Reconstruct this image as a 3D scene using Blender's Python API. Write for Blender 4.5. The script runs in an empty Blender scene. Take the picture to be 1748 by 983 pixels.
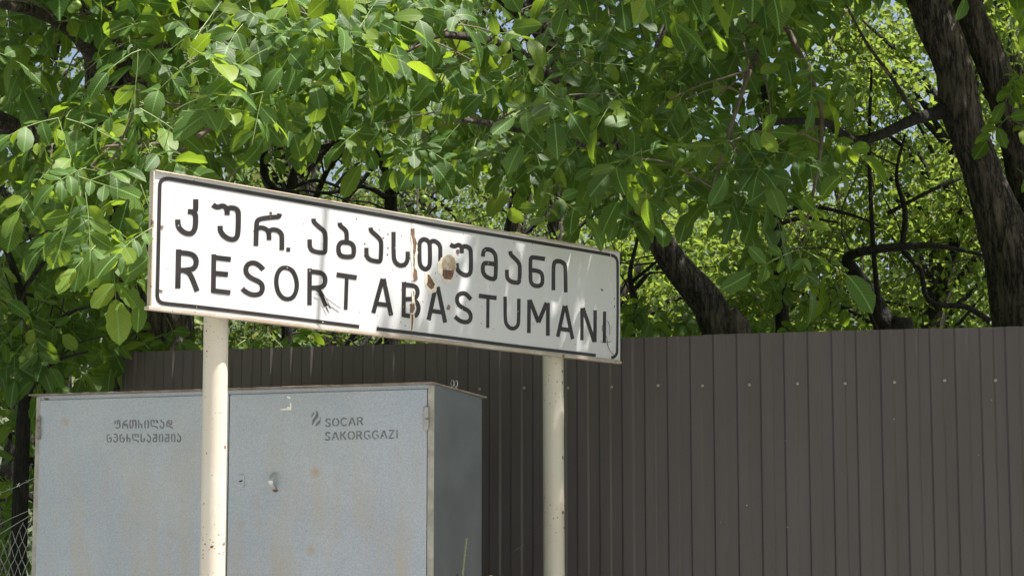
import bpy, bmesh, math, random
import numpy as np
from mathutils import Vector, Matrix, noise as mnoise

random.seed(7)
rng = np.random.default_rng(11)
SC = bpy.context.scene
COL = SC.collection
R = math.radians

# ------------------------------------------------------------------ camera
F_PX, W_PX, H_PX = 3200.0, 1748.0, 983.0
CX, CY = 874.0, 491.5
EYE = Vector((0, 0, 1.5))
PITCH = math.atan(369.0 / F_PX)
cam = bpy.data.cameras.new('camera')
cam.sensor_fit = 'HORIZONTAL'
cam.sensor_width = 36.0
cam.lens = 36.0 * F_PX / W_PX
cam.clip_start = 0.1
cam.clip_end = 2000
camo = bpy.data.objects.new('camera', cam)
COL.objects.link(camo)
camo.location = EYE
camo.rotation_euler = (R(90) + PITCH, 0, 0)
SC.camera = camo

# ------------------------------------------------------------------ light
SUN_DIR = Vector((0.982, -0.191, 0)).normalized() * math.cos(R(68)) + Vector((0, 0, math.sin(R(68))))
w = bpy.data.worlds.new('World')
SC.world = w
w.use_nodes = True
wt = w.node_tree
sky = wt.nodes.new('ShaderNodeTexSky')
sky.sky_type = 'NISHITA'
sky.sun_disc = False
sky.sun_elevation = R(68)
sky.sun_rotation = math.atan2(SUN_DIR.x, SUN_DIR.y)
sky.air_density = 1.0
sky.dust_density = 5.0
sky.ozone_density = 0.4
bg = wt.nodes['Background']
bg.inputs['Strength'].default_value = 0.08
wt.links.new(sky.outputs[0], bg.inputs['Color'])
sun = bpy.data.lights.new('sun', 'SUN')
sun.energy = 5.0
sun.angle = R(0.53)
sun.color = (1.0, 0.95, 0.87)
suno = bpy.data.objects.new('sun', sun)
COL.objects.link(suno)
suno.rotation_euler = (-SUN_DIR).to_track_quat('-Z', 'Y').to_euler()
SC.view_settings.view_transform = 'Standard'
SC.view_settings.look = 'None'
SC.view_settings.exposure = 1.25
SC.view_settings.gamma = 1
SC.cycles.max_bounces = 8
SC.cycles.transparent_max_bounces = 8

# ------------------------------------------------------------------ measuring helpers
cp, sp = math.cos(PITCH), math.sin(PITCH)
def ray(px, py):
    x = (px - CX) / F_PX; y = -(py - CY) / F_PX
    return Vector((x, cp - y * sp, sp + y * cp))
def P(px, py, Y):
    d = ray(px, py)
    return EYE + d * (Y / d.y)
def on_plane(px, py, o, n):
    d = ray(px, py)
    return EYE + d * ((o - EYE).dot(n) / d.dot(n))
def to_px(v):
    d = Vector(v) - EYE
    zc = d.y * cp + d.z * sp
    yc = -d.y * sp + d.z * cp
    return CX + F_PX * d.x / zc, CY - F_PX * yc / zc, zc

# ------------------------------------------------------------------ object helpers
def thing(name, loc, label, cat, group=None):
    o = bpy.data.objects.new(name, None)
    o.empty_display_size = 0.1
    COL.objects.link(o)
    o.location = loc
    o['label'] = label; o['category'] = cat
    if group: o['group'] = group
    return o
def wloc(o):
    v = Vector((0, 0, 0))
    while o is not None:
        v += o.location; o = o.parent
    return v
def obj(name, verts, faces, mat, parent=None, smooth=False, label=None, kind=None, uv=None, rnd=None, origin=None):
    """verts are world coordinates; the mesh is stored relative to its origin"""
    V = np.asarray(verts, dtype=np.float64).reshape(-1, 3)
    base = np.array(wloc(parent)) if parent is not None else np.zeros(3)
    org = np.array(origin) if origin is not None else base
    me = bpy.data.meshes.new(name)
    me.from_pydata((V - org).tolist(), [], [tuple(f) for f in faces])
    if mat: me.materials.append(mat)
    if smooth: me.polygons.foreach_set('use_smooth', [True] * len(me.polygons))
    me.update()
    o = bpy.data.objects.new(name, me)
    COL.objects.link(o)
    if parent is not None: o.parent = parent
    o.location = Vector(org - base)
    if label: o['label'] = label
    if kind: o['kind'] = kind
    return o
def fast_mesh(name, V, quads, mat, parent, kind=None, uv=None, rnd=None, smooth=False):
    base = np.array(wloc(parent)) if parent is not None else np.zeros(3)
    me = bpy.data.meshes.new(name)
    k = quads.shape[1]
    me.vertices.add(len(V)); me.loops.add(quads.size); me.polygons.add(len(quads))
    me.vertices.foreach_set('co', (V - base).astype(np.float32).ravel())
    me.polygons.foreach_set('loop_start', np.arange(0, quads.size, k, dtype=np.int32))
    me.polygons.foreach_set('loop_total', np.full(len(quads), k, dtype=np.int32))
    me.loops.foreach_set('vertex_index', quads.astype(np.int32).ravel())
    if uv is not None:
        l = me.uv_layers.new(name='leaf_uv')
        l.data.foreach_set('uv', uv[quads.ravel()].astype(np.float32).ravel())
    if rnd is not None:
        a = me.attributes.new('leaf_rnd', 'FLOAT', 'POINT')
        a.data.foreach_set('value', rnd.astype(np.float32))
    if mat: me.materials.append(mat)
    me.update(calc_edges=True)
    me.validate()
    if smooth: me.polygons.foreach_set('use_smooth', np.ones(len(quads), dtype=bool))
    o = bpy.data.objects.new(name, me)
    COL.objects.link(o)
    if parent is not None: o.parent = parent
    if kind: o['kind'] = kind
    return o
def box_vf(o, ax, ay, az, x0, x1, y0, y1, z0, z1):
    V = []
    for z in (z0, z1):
        for (x, y) in ((x0, y0), (x1, y0), (x1, y1), (x0, y1)):
            V.append(o + ax * x + ay * y + az * z)
    Fc = [(0, 3, 2, 1), (4, 5, 6, 7), (0, 1, 5, 4), (1, 2, 6, 5), (2, 3, 7, 6), (3, 0, 4, 7)]
    return V, Fc
def merge(parts):
    V = []; Fc = []
    for v, f in parts:
        n = len(V); V.extend(v); Fc.extend([tuple(i + n for i in q) for q in f])
    return V, Fc
def bevel(o, wd, seg=2):
    m = o.modifiers.new('bevel', 'BEVEL'); m.width = wd; m.segments = seg; m.limit_method = 'ANGLE'
def tube(pts, radii, n=8, bump=0.0, seed=0.0, caps=True):
    pts = [Vector(p) for p in pts]
    if not hasattr(radii, '__len__'): radii = [radii] * len(pts)
    V = []; Fc = []
    t0 = (pts[1] - pts[0]).normalized()
    up = Vector((0, 0, 1)) if abs(t0.z) < 0.9 else Vector((1, 0, 0))
    a = t0.cross(up).normalized()
    for i, p in enumerate(pts):
        if i == 0: t = t0
        elif i == len(pts) - 1: t = (pts[i] - pts[i - 1]).normalized()
        else: t = (pts[i + 1] - pts[i - 1]).normalized()
        a = (a - t * a.dot(t)).normalized()
        b = t.cross(a)
        for k in range(n):
            an = 2 * math.pi * k / n
            r = radii[i]
            if bump:
                zz = (p - pts[0]).length
                wv = 0.5 * mnoise.noise(Vector((zz * 1.6, seed, 2.0)))
                rid = abs(mnoise.noise(Vector((math.cos(an + wv) * 7 + seed, math.sin(an + wv) * 7, zz * 3.0))))
                rid = max(0.0, 0.30 - rid) / 0.30
                rid += 0.35 * mnoise.noise(Vector((math.cos(an) * 16 + seed, math.sin(an) * 16, zz * 12)))
                lump = mnoise.noise(Vector((math.cos(an) * .9 + seed, math.sin(an) * .9, zz * 1.7)))
                r *= 1 + bump * (0.9 * lump + 0.3 - 0.75 * rid * min(1, radii[i] / .09))
            V.append(p + (a * math.cos(an) + b * math.sin(an)) * r)
    m = len(pts)
    for i in range(m - 1):
        for k in range(n):
            k2 = (k + 1) % n
            Fc.append((i * n + k, i * n + k2, (i + 1) * n + k2, (i + 1) * n + k))
    if caps:
        Fc.append(tuple(range(n - 1, -1, -1)))
        Fc.append(tuple((m - 1) * n + k for k in range(n)))
    return V, Fc
def spline(pts, rad, step=0.06):
    """Catmull-Rom through points with radii"""
    pts = [Vector(p) for p in pts]
    P2 = [pts[0] * 2 - pts[1]] + pts + [pts[-1] * 2 - pts[-2]]
    R2 = [rad[0]] + list(rad) + [rad[-1]]
    out = []; rr = []
    for i in range(1, len(P2) - 2):
        L = (P2[i + 1] - P2[i]).length
        k = max(2, int(L / step))
        for j in range(k):
            t = j / k
            a, b, c, d = P2[i - 1], P2[i], P2[i + 1], P2[i + 2]
            out.append(0.5 * ((2 * b) + (c - a) * t + (2 * a - 5 * b + 4 * c - d) * t * t + (3 * b - a - 3 * c + d) * t ** 3))
            rr.append(R2[i] * (1 - t) + R2[i + 1] * t)
    out.append(pts[-1]); rr.append(rad[-1])
    return out, rr

# ------------------------------------------------------------------ materials
def mat_new(name):
    m = bpy.data.materials.new(name); m.use_nodes = True
    nt = m.node_tree
    return m, nt, nt.nodes['Principled BSDF']
def N(nt, t, **kw):
    n = nt.nodes.new(t)
    for k, v in kw.items():
        if k.startswith('i_'):
            n.inputs[k[2:].replace('_', ' ')].default_value = v
        else: setattr(n, k, v)
    return n
def ramp(nt, fac, stops):
    r = nt.nodes.new('ShaderNodeValToRGB')
    e = r.color_ramp.elements
    while len(e) < len(stops): e.new(0.5)
    for el, (p, c) in zip(e, stops):
        el.position = p; el.color = (c[0], c[1], c[2], 1) if hasattr(c, '__len__') else (c, c, c, 1)
    nt.links.new(fac, r.inputs[0])
    return r.outputs[0]
def mixc(nt, fac, a, b, mode='MIX'):
    m = nt.nodes.new('ShaderNodeMix'); m.data_type = 'RGBA'; m.blend_type = mode
    for sock, v in ((m.inputs[0], fac), (m.inputs[6], a), (m.inputs[7], b)):
        if isinstance(v, bpy.types.NodeSocket): nt.links.new(v, sock)
        elif hasattr(v, '__len__'): sock.default_value = (v[0], v[1], v[2], 1)
        else: sock.default_value = v
    return m.outputs[2]
def objco(nt, scale=(1, 1, 1)):
    c = nt.nodes.new('ShaderNodeTexCoord'); mp = nt.nodes.new('ShaderNodeMapping')
    mp.inputs['Scale'].default_value = scale
    nt.links.new(c.outputs['Object'], mp.inputs[0])
    return mp.outputs[0]
def noise_t(nt, vec, scale, detail=4, rough=0.55):
    n = nt.nodes.new('ShaderNodeTexNoise')
    n.inputs['Scale'].default_value = scale; n.inputs['Detail'].default_value = detail; n.inputs['Roughness'].default_value = rough
    nt.links.new(vec, n.inputs['Vector'])
    return n.outputs[0]
def voro(nt, vec, scale, feature='F1', rnd=1.0):
    n = nt.nodes.new('ShaderNodeTexVoronoi'); n.feature = feature
    n.inputs['Scale'].default_value = scale; n.inputs['Randomness'].default_value = rnd
    nt.links.new(vec, n.inputs['Vector'])
    return n
def bump(nt, bsdf, h, strength, dist=0.01):
    b = nt.nodes.new('ShaderNodeBump'); b.inputs['Strength'].default_value = strength; b.inputs['Distance'].default_value = dist
    nt.links.new(h, b.inputs['Height']); nt.links.new(b.outputs[0], bsdf.inputs['Normal'])

def m_simple(name, col, rough=0.5, metal=0.0, var=0.15, scale=30):
    m, nt, b = mat_new(name)
    v = objco(nt)
    n = noise_t(nt, v, scale)
    c = ramp(nt, n, [(0.3, [x * (1 - var) for x in col]), (0.7, [min(1, x * (1 + var)) for x in col])])
    nt.links.new(c, b.inputs['Base Color'])
    b.inputs['Roughness'].default_value = rough; b.inputs['Metallic'].default_value = metal
    return m

def m_paint_white(name, chips=0.04, dirt=0.35, base=(0.56, 0.565, 0.595), speck_scale=(38, 90), rust=(0.16, 0.06, 0.03), bumpy=0.1):
    m, nt, b = mat_new(name)
    v = objco(nt)
    col = base
    streak = noise_t(nt, objco(nt, (9, 9, 1.1)), 1.0, 5)
    c = mixc(nt, ramp(nt, streak, [(0.45, 0.0), (0.8, dirt)]), base, (0.50, 0.47, 0.41))
    big = noise_t(nt, v, 2.2, 3)
    c = mixc(nt, ramp(nt, big, [(0.5, 0.0), (0.75, dirt)]), c, (0.62, 0.60, 0.54))
    sel = ramp(nt, noise_t(nt, v, 2.6, 3), [(0.42, 0.0), (0.62, 1.0)])
    for sc_, th, ck, patchy in ((speck_scale[0], 0.20, chips, 0), (speck_scale[1], 0.24, min(.9, chips * 2.2), 1)):
        vo = voro(nt, v, sc_)
        wob = noise_t(nt, v, sc_ * 2.5, 3)
        ma = nt.nodes.new('ShaderNodeMath'); ma.operation = 'MULTIPLY_ADD'
        nt.links.new(wob, ma.inputs[0]); ma.inputs[1].default_value = 0.35; nt.links.new(vo.outputs['Distance'], ma.inputs[2])
        sepc = nt.nodes.new('ShaderNodeSeparateColor'); nt.links.new(vo.outputs['Color'], sepc.inputs[0])
        # each chip has its own size
        sz = nt.nodes.new('ShaderNodeMath'); sz.operation = 'MULTIPLY_ADD'
        nt.links.new(sepc.outputs[1], sz.inputs[0]); sz.inputs[1].default_value = 0.22; nt.links.new(ma.outputs[0], sz.inputs[2])
        dot = ramp(nt, sz.outputs[0], [(th + 0.17, 1.0), (th + 0.21, 0.0)])
        keep = ramp(nt, sepc.outputs[0], [(1 - ck - 0.01, 0.0), (1 - ck, 1.0)])
        mm = nt.nodes.new('ShaderNodeMath'); mm.operation = 'MULTIPLY'
        nt.links.new(dot, mm.inputs[0]); nt.links.new(keep, mm.inputs[1])
        if patchy:
            m2 = nt.nodes.new('ShaderNodeMath'); m2.operation = 'MULTIPLY'
            nt.links.new(mm.outputs[0], m2.inputs[0]); nt.links.new(sel, m2.inputs[1]); mm = m2
        c = mixc(nt, mm.outputs[0], c, rust)
    nt.links.new(c, b.inputs['Base Color'])
    b.inputs['Roughness'].default_value = 0.42
    bump(nt, b, noise_t(nt, v, 14, 5), bumpy, 0.006)
    return m

M = {}
M['sign_white'] = m_paint_white('sign_white', chips=0.05, dirt=0.28, speck_scale=(24, 55), rust=(0.07, 0.05, 0.05), bumpy=0.12)
M['post_white'] = m_paint_white('post_white', chips=0.30, dirt=0.75, base=(0.60, 0.545, 0.47), speck_scale=(24, 62), rust=(0.15, 0.065, 0.035), bumpy=0.35)
M['frame_paint'] = m_paint_white('frame_paint', chips=0.75, dirt=0.9, base=(0.38, 0.30, 0.235), speck_scale=(16, 50), rust=(0.17, 0.085, 0.055), bumpy=0.4)
def m_letters():
    m, nt, b = mat_new('letter_black')
    v = objco(nt)
    c = ramp(nt, noise_t(nt, v, 9, 5), [(0.35, (0.012, 0.010, 0.012)), (0.7, (0.030, 0.023, 0.027))])
    vo = voro(nt, v, 60)
    sepc = nt.nodes.new('ShaderNodeSeparateColor'); nt.links.new(vo.outputs['Color'], sepc.inputs[0])
    dot = ramp(nt, vo.outputs['Distance'], [(0.14, 1.0), (0.2, 0.0)])
    keep = ramp(nt, sepc.outputs[0], [(0.95, 0.0), (0.96, 1.0)])
    mm = nt.nodes.new('ShaderNodeMath'); mm.operation = 'MULTIPLY'
    nt.links.new(dot, mm.inputs[0]); nt.links.new(keep, mm.inputs[1])
    c = mixc(nt, mm.outputs[0], c, (0.55, 0.52, 0.5))
    nt.links.new(c, b.inputs['Base Color']); b.inputs['Roughness'].default_value = 0.38
    return m
M['black'] = m_letters()
def m_rust(name, cols, sc=18):
    m, nt, b = mat_new(name)
    v = objco(nt)
    c = ramp(nt, noise_t(nt, v, sc, 6, 0.7), [(0.25, cols[0]), (0.5, cols[1]), (0.72, cols[2])])
    nt.links.new(c, b.inputs['Base Color']); b.inputs['Roughness'].default_value = 0.85
    bump(nt, b, noise_t(nt, v, sc * 2, 5), 0.4, 0.004)
    return m
M['rust'] = m_rust('rust_bare', [(0.06, 0.028, 0.02), (0.15, 0.085, 0.058), (0.30, 0.22, 0.17)])
M['bare'] = m_rust('bare_metal_scab', [(0.20, 0.13, 0.08), (0.33, 0.27, 0.19), (0.52, 0.50, 0.46)], 26)
M['primer'] = m_rust('peeling_primer', [(0.50, 0.44, 0.36), (0.68, 0.62, 0.54), (0.76, 0.74, 0.70)], 24)

def m_cabinet():
    m, nt, b = mat_new('cabinet_grey_paint')
    v = objco(nt)
    n1 = noise_t(nt, v, 2.0, 4)
    c = ramp(nt, n1, [(0.3, (0.335, 0.38, 0.45)), (0.72, (0.415, 0.45, 0.50))])
    fine = noise_t(nt, v, 170, 2, 0.6)
    c = mixc(nt, 0.35, c, ramp(nt, fine, [(0.35, 0.30), (0.65, 0.72)]), 'OVERLAY')
    sepc = nt.nodes.new('ShaderNodeSeparateXYZ'); nt.links.new(v, sepc.inputs[0])
    # rusty runs, denser low on the doors where the paint has failed
    st = noise_t(nt, objco(nt, (5, 5, 1.2)), 1.3, 6, 0.65)
    low = nt.nodes.new('ShaderNodeMapRange'); low.inputs[1].default_value = 1.9; low.inputs[2].default_value = 0.9
    low.inputs[3].default_value = 0.10; low.inputs[4].default_value = 0.95
    nt.links.new(sepc.outputs[2], low.inputs[0])
    mul = nt.nodes.new('ShaderNodeMath'); mul.operation = 'MULTIPLY'
    nt.links.new(ramp(nt, st, [(0.46, 0.0), (0.70, 1.0)]), mul.inputs[0]); nt.links.new(low.outputs[0], mul.inputs[1])
    c = mixc(nt, mul.outputs[0], c, (0.43, 0.35, 0.24))
    sp_ = voro(nt, v, 9)
    s2 = nt.nodes.new('ShaderNodeSeparateColor'); nt.links.new(sp_.outputs['Color'], s2.inputs[0])
    mm = nt.nodes.new('ShaderNodeMath'); mm.operation = 'MULTIPLY'
    nt.links.new(ramp(nt, sp_.outputs['Distance'], [(0.0, 0.85), (0.30, 0.0)]), mm.inputs[0])
    nt.links.new(ramp(nt, s2.outputs[0], [(0.80, 0.0), (0.86, 1.0)]), mm.inputs[1])
    c = mixc(nt, mm.outputs[0], c, (0.38, 0.26, 0.15))
    nt.links.new(c, b.inputs['Base Color'])
    b.inputs['Roughness'].default_value = 0.5; b.inputs['Metallic'].default_value = 0.0
    bump(nt, b, fine, 0.12, 0.002)
    return m
M['cabinet'] = m_cabinet()
M['cab_side'] = m_simple('cabinet_side_dark', (0.112, 0.124, 0.135), 0.5, 0, 0.14, 5)  # right side panel coloured darker than the cabinet front
M['hinge'] = m_rust('hinge_paint', [(0.14, 0.08, 0.06), (0.30, 0.30, 0.29), (0.42, 0.42, 0.41)], 22)
M['seam'] = m_simple('rusty_seam', (0.05, 0.035, 0.028), 0.9, 0, .3, 30)
M['cab_edge'] = m_simple('cabinet_edge_paint', (0.34, 0.33, 0.29), 0.55, 0, 0.3, 12)
M['lid'] = m_rust('lid_rusty_paint', [(0.10, 0.07, 0.05), (0.20, 0.16, 0.13), (0.33, 0.31, 0.28)], 9)
M['stencil'] = m_simple('stencil_ink', (0.15, 0.165, 0.18), 0.6, 0, 0.35, 60)
M['steel'] = m_simple('galvanised_steel', (0.55, 0.56, 0.57), 0.35, 0.6, 0.15, 40)
M['darkhole'] = m_simple('keyhole_dark', (0.01, 0.01, 0.01), 0.8)
M['sticker'] = m_simple('sticker_residue', (0.82, 0.82, 0.72), 0.7, 0, 0.08, 80)
M['yellow'] = m_simple('yellow_gas_paint', (0.62, 0.42, 0.12), 0.45, 0, 0.15, 25)
def m_fence():
    m, nt, b = mat_new('fence_brown_coating')
    v = objco(nt)
    c = ramp(nt, noise_t(nt, objco(nt, (3, 3, 0.6)), 1.4, 4), [(0.3, (0.082, 0.068, 0.073)), (0.7, (0.099, 0.083, 0.089))])
    vo = voro(nt, v, 16)
    s2 = nt.nodes.new('ShaderNodeSeparateColor'); nt.links.new(vo.outputs['Color'], s2.inputs[0])
    mm = nt.nodes.new('ShaderNodeMath'); mm.operation = 'MULTIPLY'
    nt.links.new(ramp(nt, vo.outputs['Distance'], [(0.035, 1.0), (0.06, 0.0)]), mm.inputs[0])
    nt.links.new(ramp(nt, s2.outputs[0], [(0.93, 0.0), (0.94, 1.0)]), mm.inputs[1])
    c = mixc(nt, mm.outputs[0], c, (0.4, 0.39, 0.36))
    dust = noise_t(nt, objco(nt, (14, 14, 0.8)), 1.0, 5)
    c = mixc(nt, ramp(nt, dust, [(0.5, 0.0), (0.9, 0.25)]), c, (0.16, 0.15, 0.14))
    nt.links.new(c, b.inputs['Base Color'])
    nt.links.new(ramp(nt, noise_t(nt, v, 5, 4), [(0.3, 0.33), (0.7, 0.48)]), b.inputs['Roughness'])
    return m
M['fence'] = m_fence()
M['screw'] = m_simple('screw_zinc', (0.30, 0.28, 0.26), 0.5, 0.2)
M['scratch'] = m_simple('scratch_bare', (0.20, 0.20, 0.19), 0.6)
M['wire'] = m_simple('galvanised_wire', (0.46, 0.48, 0.46), 0.5, 0.3)

def m_bark(name, dark, lite, sc=14):
    m, nt, b = mat_new(name)
    n = noise_t(nt, objco(nt, (1, 1, 0.16)), sc * 2.6, 7, 0.75)
    n2 = noise_t(nt, objco(nt, (1, 1, 0.35)), sc * .6, 5, 0.65)
    h = nt.nodes.new('ShaderNodeMath'); h.operation = 'MULTIPLY_ADD'
    nt.links.new(n2, h.inputs[0]); h.inputs[1].default_value = 0.5; nt.links.new(n, h.inputs[2])
    c = ramp(nt, h.outputs[0], [(0.60, dark), (0.74, [0.45 * q for q in lite]), (0.95, lite)])
    nr = noise_t(nt, objco(nt, (1, 1, 0.13)), sc * 1.5, 4, 0.6)
    sb = nt.nodes.new('ShaderNodeMath'); sb.operation = 'SUBTRACT'; sb.inputs[1].default_value = 0.5; nt.links.new(nr, sb.inputs[0])
    ab = nt.nodes.new('ShaderNodeMath'); ab.operation = 'ABSOLUTE'; nt.links.new(sb.outputs[0], ab.inputs[0])
    crack = ramp(nt, ab.outputs[0], [(0.0, 0.0), (0.055, 1.0)])
    c = mixc(nt, crack, dark, c)
    hs = nt.nodes.new('ShaderNodeMath'); hs.operation = 'MULTIPLY_ADD'; hs.inputs[1].default_value = 0.6
    nt.links.new(crack, hs.inputs[0]); nt.links.new(h.outputs[0], hs.inputs[2]); h = hs
    lich = noise_t(nt, objco(nt), 3.0, 5)
    c = mixc(nt, ramp(nt, lich, [(0.55, 0.0), (0.75, 0.45)]), c, [x * 1.6 for x in lite])
    nt.links.new(c, b.inputs['Base Color']); b.inputs['Roughness'].default_value = 0.9
    bump(nt, b, h.outputs[0], 1.0, 0.05)
    return m
M['bark'] = m_bark('walnut_bark', (0.010, 0.008, 0.007), (0.19, 0.158, 0.13))
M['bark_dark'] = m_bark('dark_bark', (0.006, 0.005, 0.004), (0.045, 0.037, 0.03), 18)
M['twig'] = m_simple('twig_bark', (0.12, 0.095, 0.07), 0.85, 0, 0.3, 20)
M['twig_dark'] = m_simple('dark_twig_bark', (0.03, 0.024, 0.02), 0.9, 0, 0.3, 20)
M['stalk'] = m_simple('leaf_stalk_green', (0.16, 0.22, 0.06), 0.6, 0, 0.2, 20)
M['nut'] = m_simple('walnut_husk', (0.13, 0.22, 0.035), 0.5, 0, 0.2, 60)

def m_leaf(name, dark, lite, yellow, trans, per_object, veins=True, tmix=0.38, ycut=0.82):
    m, nt, b = mat_new(name)
    if per_object:
        rnd = N(nt, 'ShaderNodeObjectInfo').outputs['Random']
    else:
        a = N(nt, 'ShaderNodeAttribute'); a.attribute_name = 'leaf_rnd'; rnd = a.outputs['Fac']
    c = ramp(nt, rnd, [(0.0, dark), (ycut - 0.04, lite), (ycut, lite), (1.0, yellow)])
    if veins:
        uv = N(nt, 'ShaderNodeUVMap'); uv.uv_map = 'leaf_uv'
        sx = nt.nodes.new('ShaderNodeSeparateXYZ'); nt.links.new(uv.outputs[0], sx.inputs[0])
        au = nt.nodes.new('ShaderNodeMath'); au.operation = 'ABSOLUTE'
        su = nt.nodes.new('ShaderNodeMath'); su.operation = 'SUBTRACT'; su.inputs[1].default_value = 0.5
        nt.links.new(sx.outputs[0], su.inputs[0]); nt.links.new(su.outputs[0], au.inputs[0])
        mid = ramp(nt, au.outputs[0], [(0.018, 1.0), (0.04, 0.0)])
        # lateral veins: v - 0.5*|u| in even steps
        l1 = nt.nodes.new('ShaderNodeMath'); l1.operation = 'MULTIPLY_ADD'; l1.inputs[1].default_value = -0.55
        nt.links.new(au.outputs[0], l1.inputs[0]); nt.links.new(sx.outputs[1], l1.inputs[2])
        l2 = nt.nodes.new('ShaderNodeMath'); l2.operation = 'MULTIPLY'; l2.inputs[1].default_value = 11.0
        nt.links.new(l1.outputs[0], l2.inputs[0])
        l3 = nt.nodes.new('ShaderNodeMath'); l3.operation = 'PINGPONG'; l3.inputs[1].default_value = 0.5
        nt.links.new(l2.outputs[0], l3.inputs[0])
        lat = ramp(nt, l3.outputs[0], [(0.03, 0.45), (0.12, 0.0)])
        mx = nt.nodes.new('ShaderNodeMath'); mx.operation = 'MAXIMUM'
        nt.links.new(mid, mx.inputs[0]); nt.links.new(lat, mx.inputs[1])
        c = mixc(nt, mx.outputs[0], c, [min(1, x * 2.1 + 0.03) for x in lite])
        bump(nt, b, l3.outputs[0], 0.25, 0.004)
        blot = noise_t(nt, objco(nt), 5, 4)
        c = mixc(nt, ramp(nt, blot, [(0.6, 0.0), (0.85, 0.35)]), c, yellow)
    nt.links.new(c, b.inputs['Base Color'])
    b.inputs['Roughness'].default_value = 0.48
    b.inputs['Specular IOR Level'].default_value = 0.22
    tr = nt.nodes.new('ShaderNodeBsdfTranslucent')
    nt.links.new(mixc(nt, 0.55, c, trans), tr.inputs[0])
    mix = nt.nodes.new('ShaderNodeMixShader'); mix.inputs[0].default_value = tmix
    nt.links.new(b.outputs[0], mix.inputs[1]); nt.links.new(tr.outputs[0], mix.inputs[2])
    nt.links.new(mix.outputs[0], nt.nodes['Material Output'].inputs[0])
    return m
WALNUT = ((0.016, 0.043, 0.011), (0.062, 0.125, 0.031), (0.18, 0.24, 0.03), (0.50, 0.72, 0.02))
M['leaf_obj'] = m_leaf('walnut_leaf', *WALNUT, True)
M['leaf_attr'] = m_leaf('walnut_leaf_mass', *WALNUT, False)
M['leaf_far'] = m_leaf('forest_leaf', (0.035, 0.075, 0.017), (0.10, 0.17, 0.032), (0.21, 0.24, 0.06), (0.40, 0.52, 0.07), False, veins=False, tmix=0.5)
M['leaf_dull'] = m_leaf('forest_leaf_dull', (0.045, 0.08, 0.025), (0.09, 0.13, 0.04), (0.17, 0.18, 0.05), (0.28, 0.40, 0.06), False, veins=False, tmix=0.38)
def m_ground():
    m, nt, b = mat_new('gravel_verge')
    v = objco(nt)
    c = ramp(nt, noise_t(nt, v, 6, 8, 0.7), [(0.3, (0.32, 0.315, 0.305)), (0.7, (0.45, 0.445, 0.43))])
    sy = nt.nodes.new('ShaderNodeSeparateXYZ'); nt.links.new(v, sy.inputs[0])
    g = nt.nodes.new('ShaderNodeMapRange'); g.inputs[1].default_value = 8.5; g.inputs[2].default_value = 10.5
    nt.links.new(sy.outputs[1], g.inputs[0])
    g2 = nt.nodes.new('ShaderNodeMapRange'); g2.inputs[1].default_value = -10; g2.inputs[2].default_value = -15
    nt.links.new(sy.outputs[1], g2.inputs[0])
    ga = nt.nodes.new('ShaderNodeMath'); ga.operation = 'MAXIMUM'
    nt.links.new(g.outputs[0], ga.inputs[0]); nt.links.new(g2.outputs[0], ga.inputs[1])
    gr = ramp(nt, noise_t(nt, v, 2.5, 6), [(0.3, (0.03, 0.05, 0.015)), (0.7, (0.08, 0.085, 0.04))])
    c = mixc(nt, ga.outputs[0], c, gr)
    nt.links.new(c, b.inputs['Base Color']); b.inputs['Roughness'].default_value = 0.95
    bump(nt, b, noise_t(nt, v, 60, 4), 0.5, 0.01)
    return m
M['ground'] = m_ground()
M['asphalt'] = m_simple('asphalt', (0.13, 0.13, 0.128), 0.9, 0, 0.25, 80)

# ------------------------------------------------------------------ setting
def terrain_z(x, y):
    if y < -14:      # unseen wooded slope, added across the road to block low sky light
        return min(60.0, (-14 - y) * 0.62) + 1.5 * mnoise.noise(Vector((x * 0.08, y * 0.08, 3)))
    t = max(0.0, y - 13.0)
    z = min(0.09 * t, 8 + 0.02 * t)
    return z + 0.25 * mnoise.noise(Vector((x * 0.2, y * 0.2, 0))) * min(1, t / 3)
def build_ground():
    xs = [-400, -200, -100, -60, -40, -30, -24, -20, -16, -13, -10, -8, -6, -4, -2, 0, 2, 4, 6, 8, 10, 13, 16, 20, 24, 30, 40, 60, 100, 200, 400]
    ys = [-400, -160, -110, -80, -60, -45, -34, -26, -20, -14, -8, 0, 4, 7, 9, 11, 13, 14, 15, 16, 18, 20, 22, 25, 28, 32, 38, 46, 60, 80, 120, 200, 400]
    V = [(x, y, terrain_z(x, y)) for y in ys for x in xs]
    n = len(xs)
    Fc = [(j * n + i, j * n + i + 1, (j + 1) * n + i + 1, (j + 1) * n + i) for j in range(len(ys) - 1) for i in range(n - 1)]
    obj('ground', V, Fc, M['ground'], smooth=True, kind='structure')
    obj('road', [(-60, -5, .004), (60, -5, .004), (60, 2.2, .004), (-60, 2.2, .004)], [(0, 1, 2, 3)], M['asphalt'], kind='structure')
build_ground()

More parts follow.
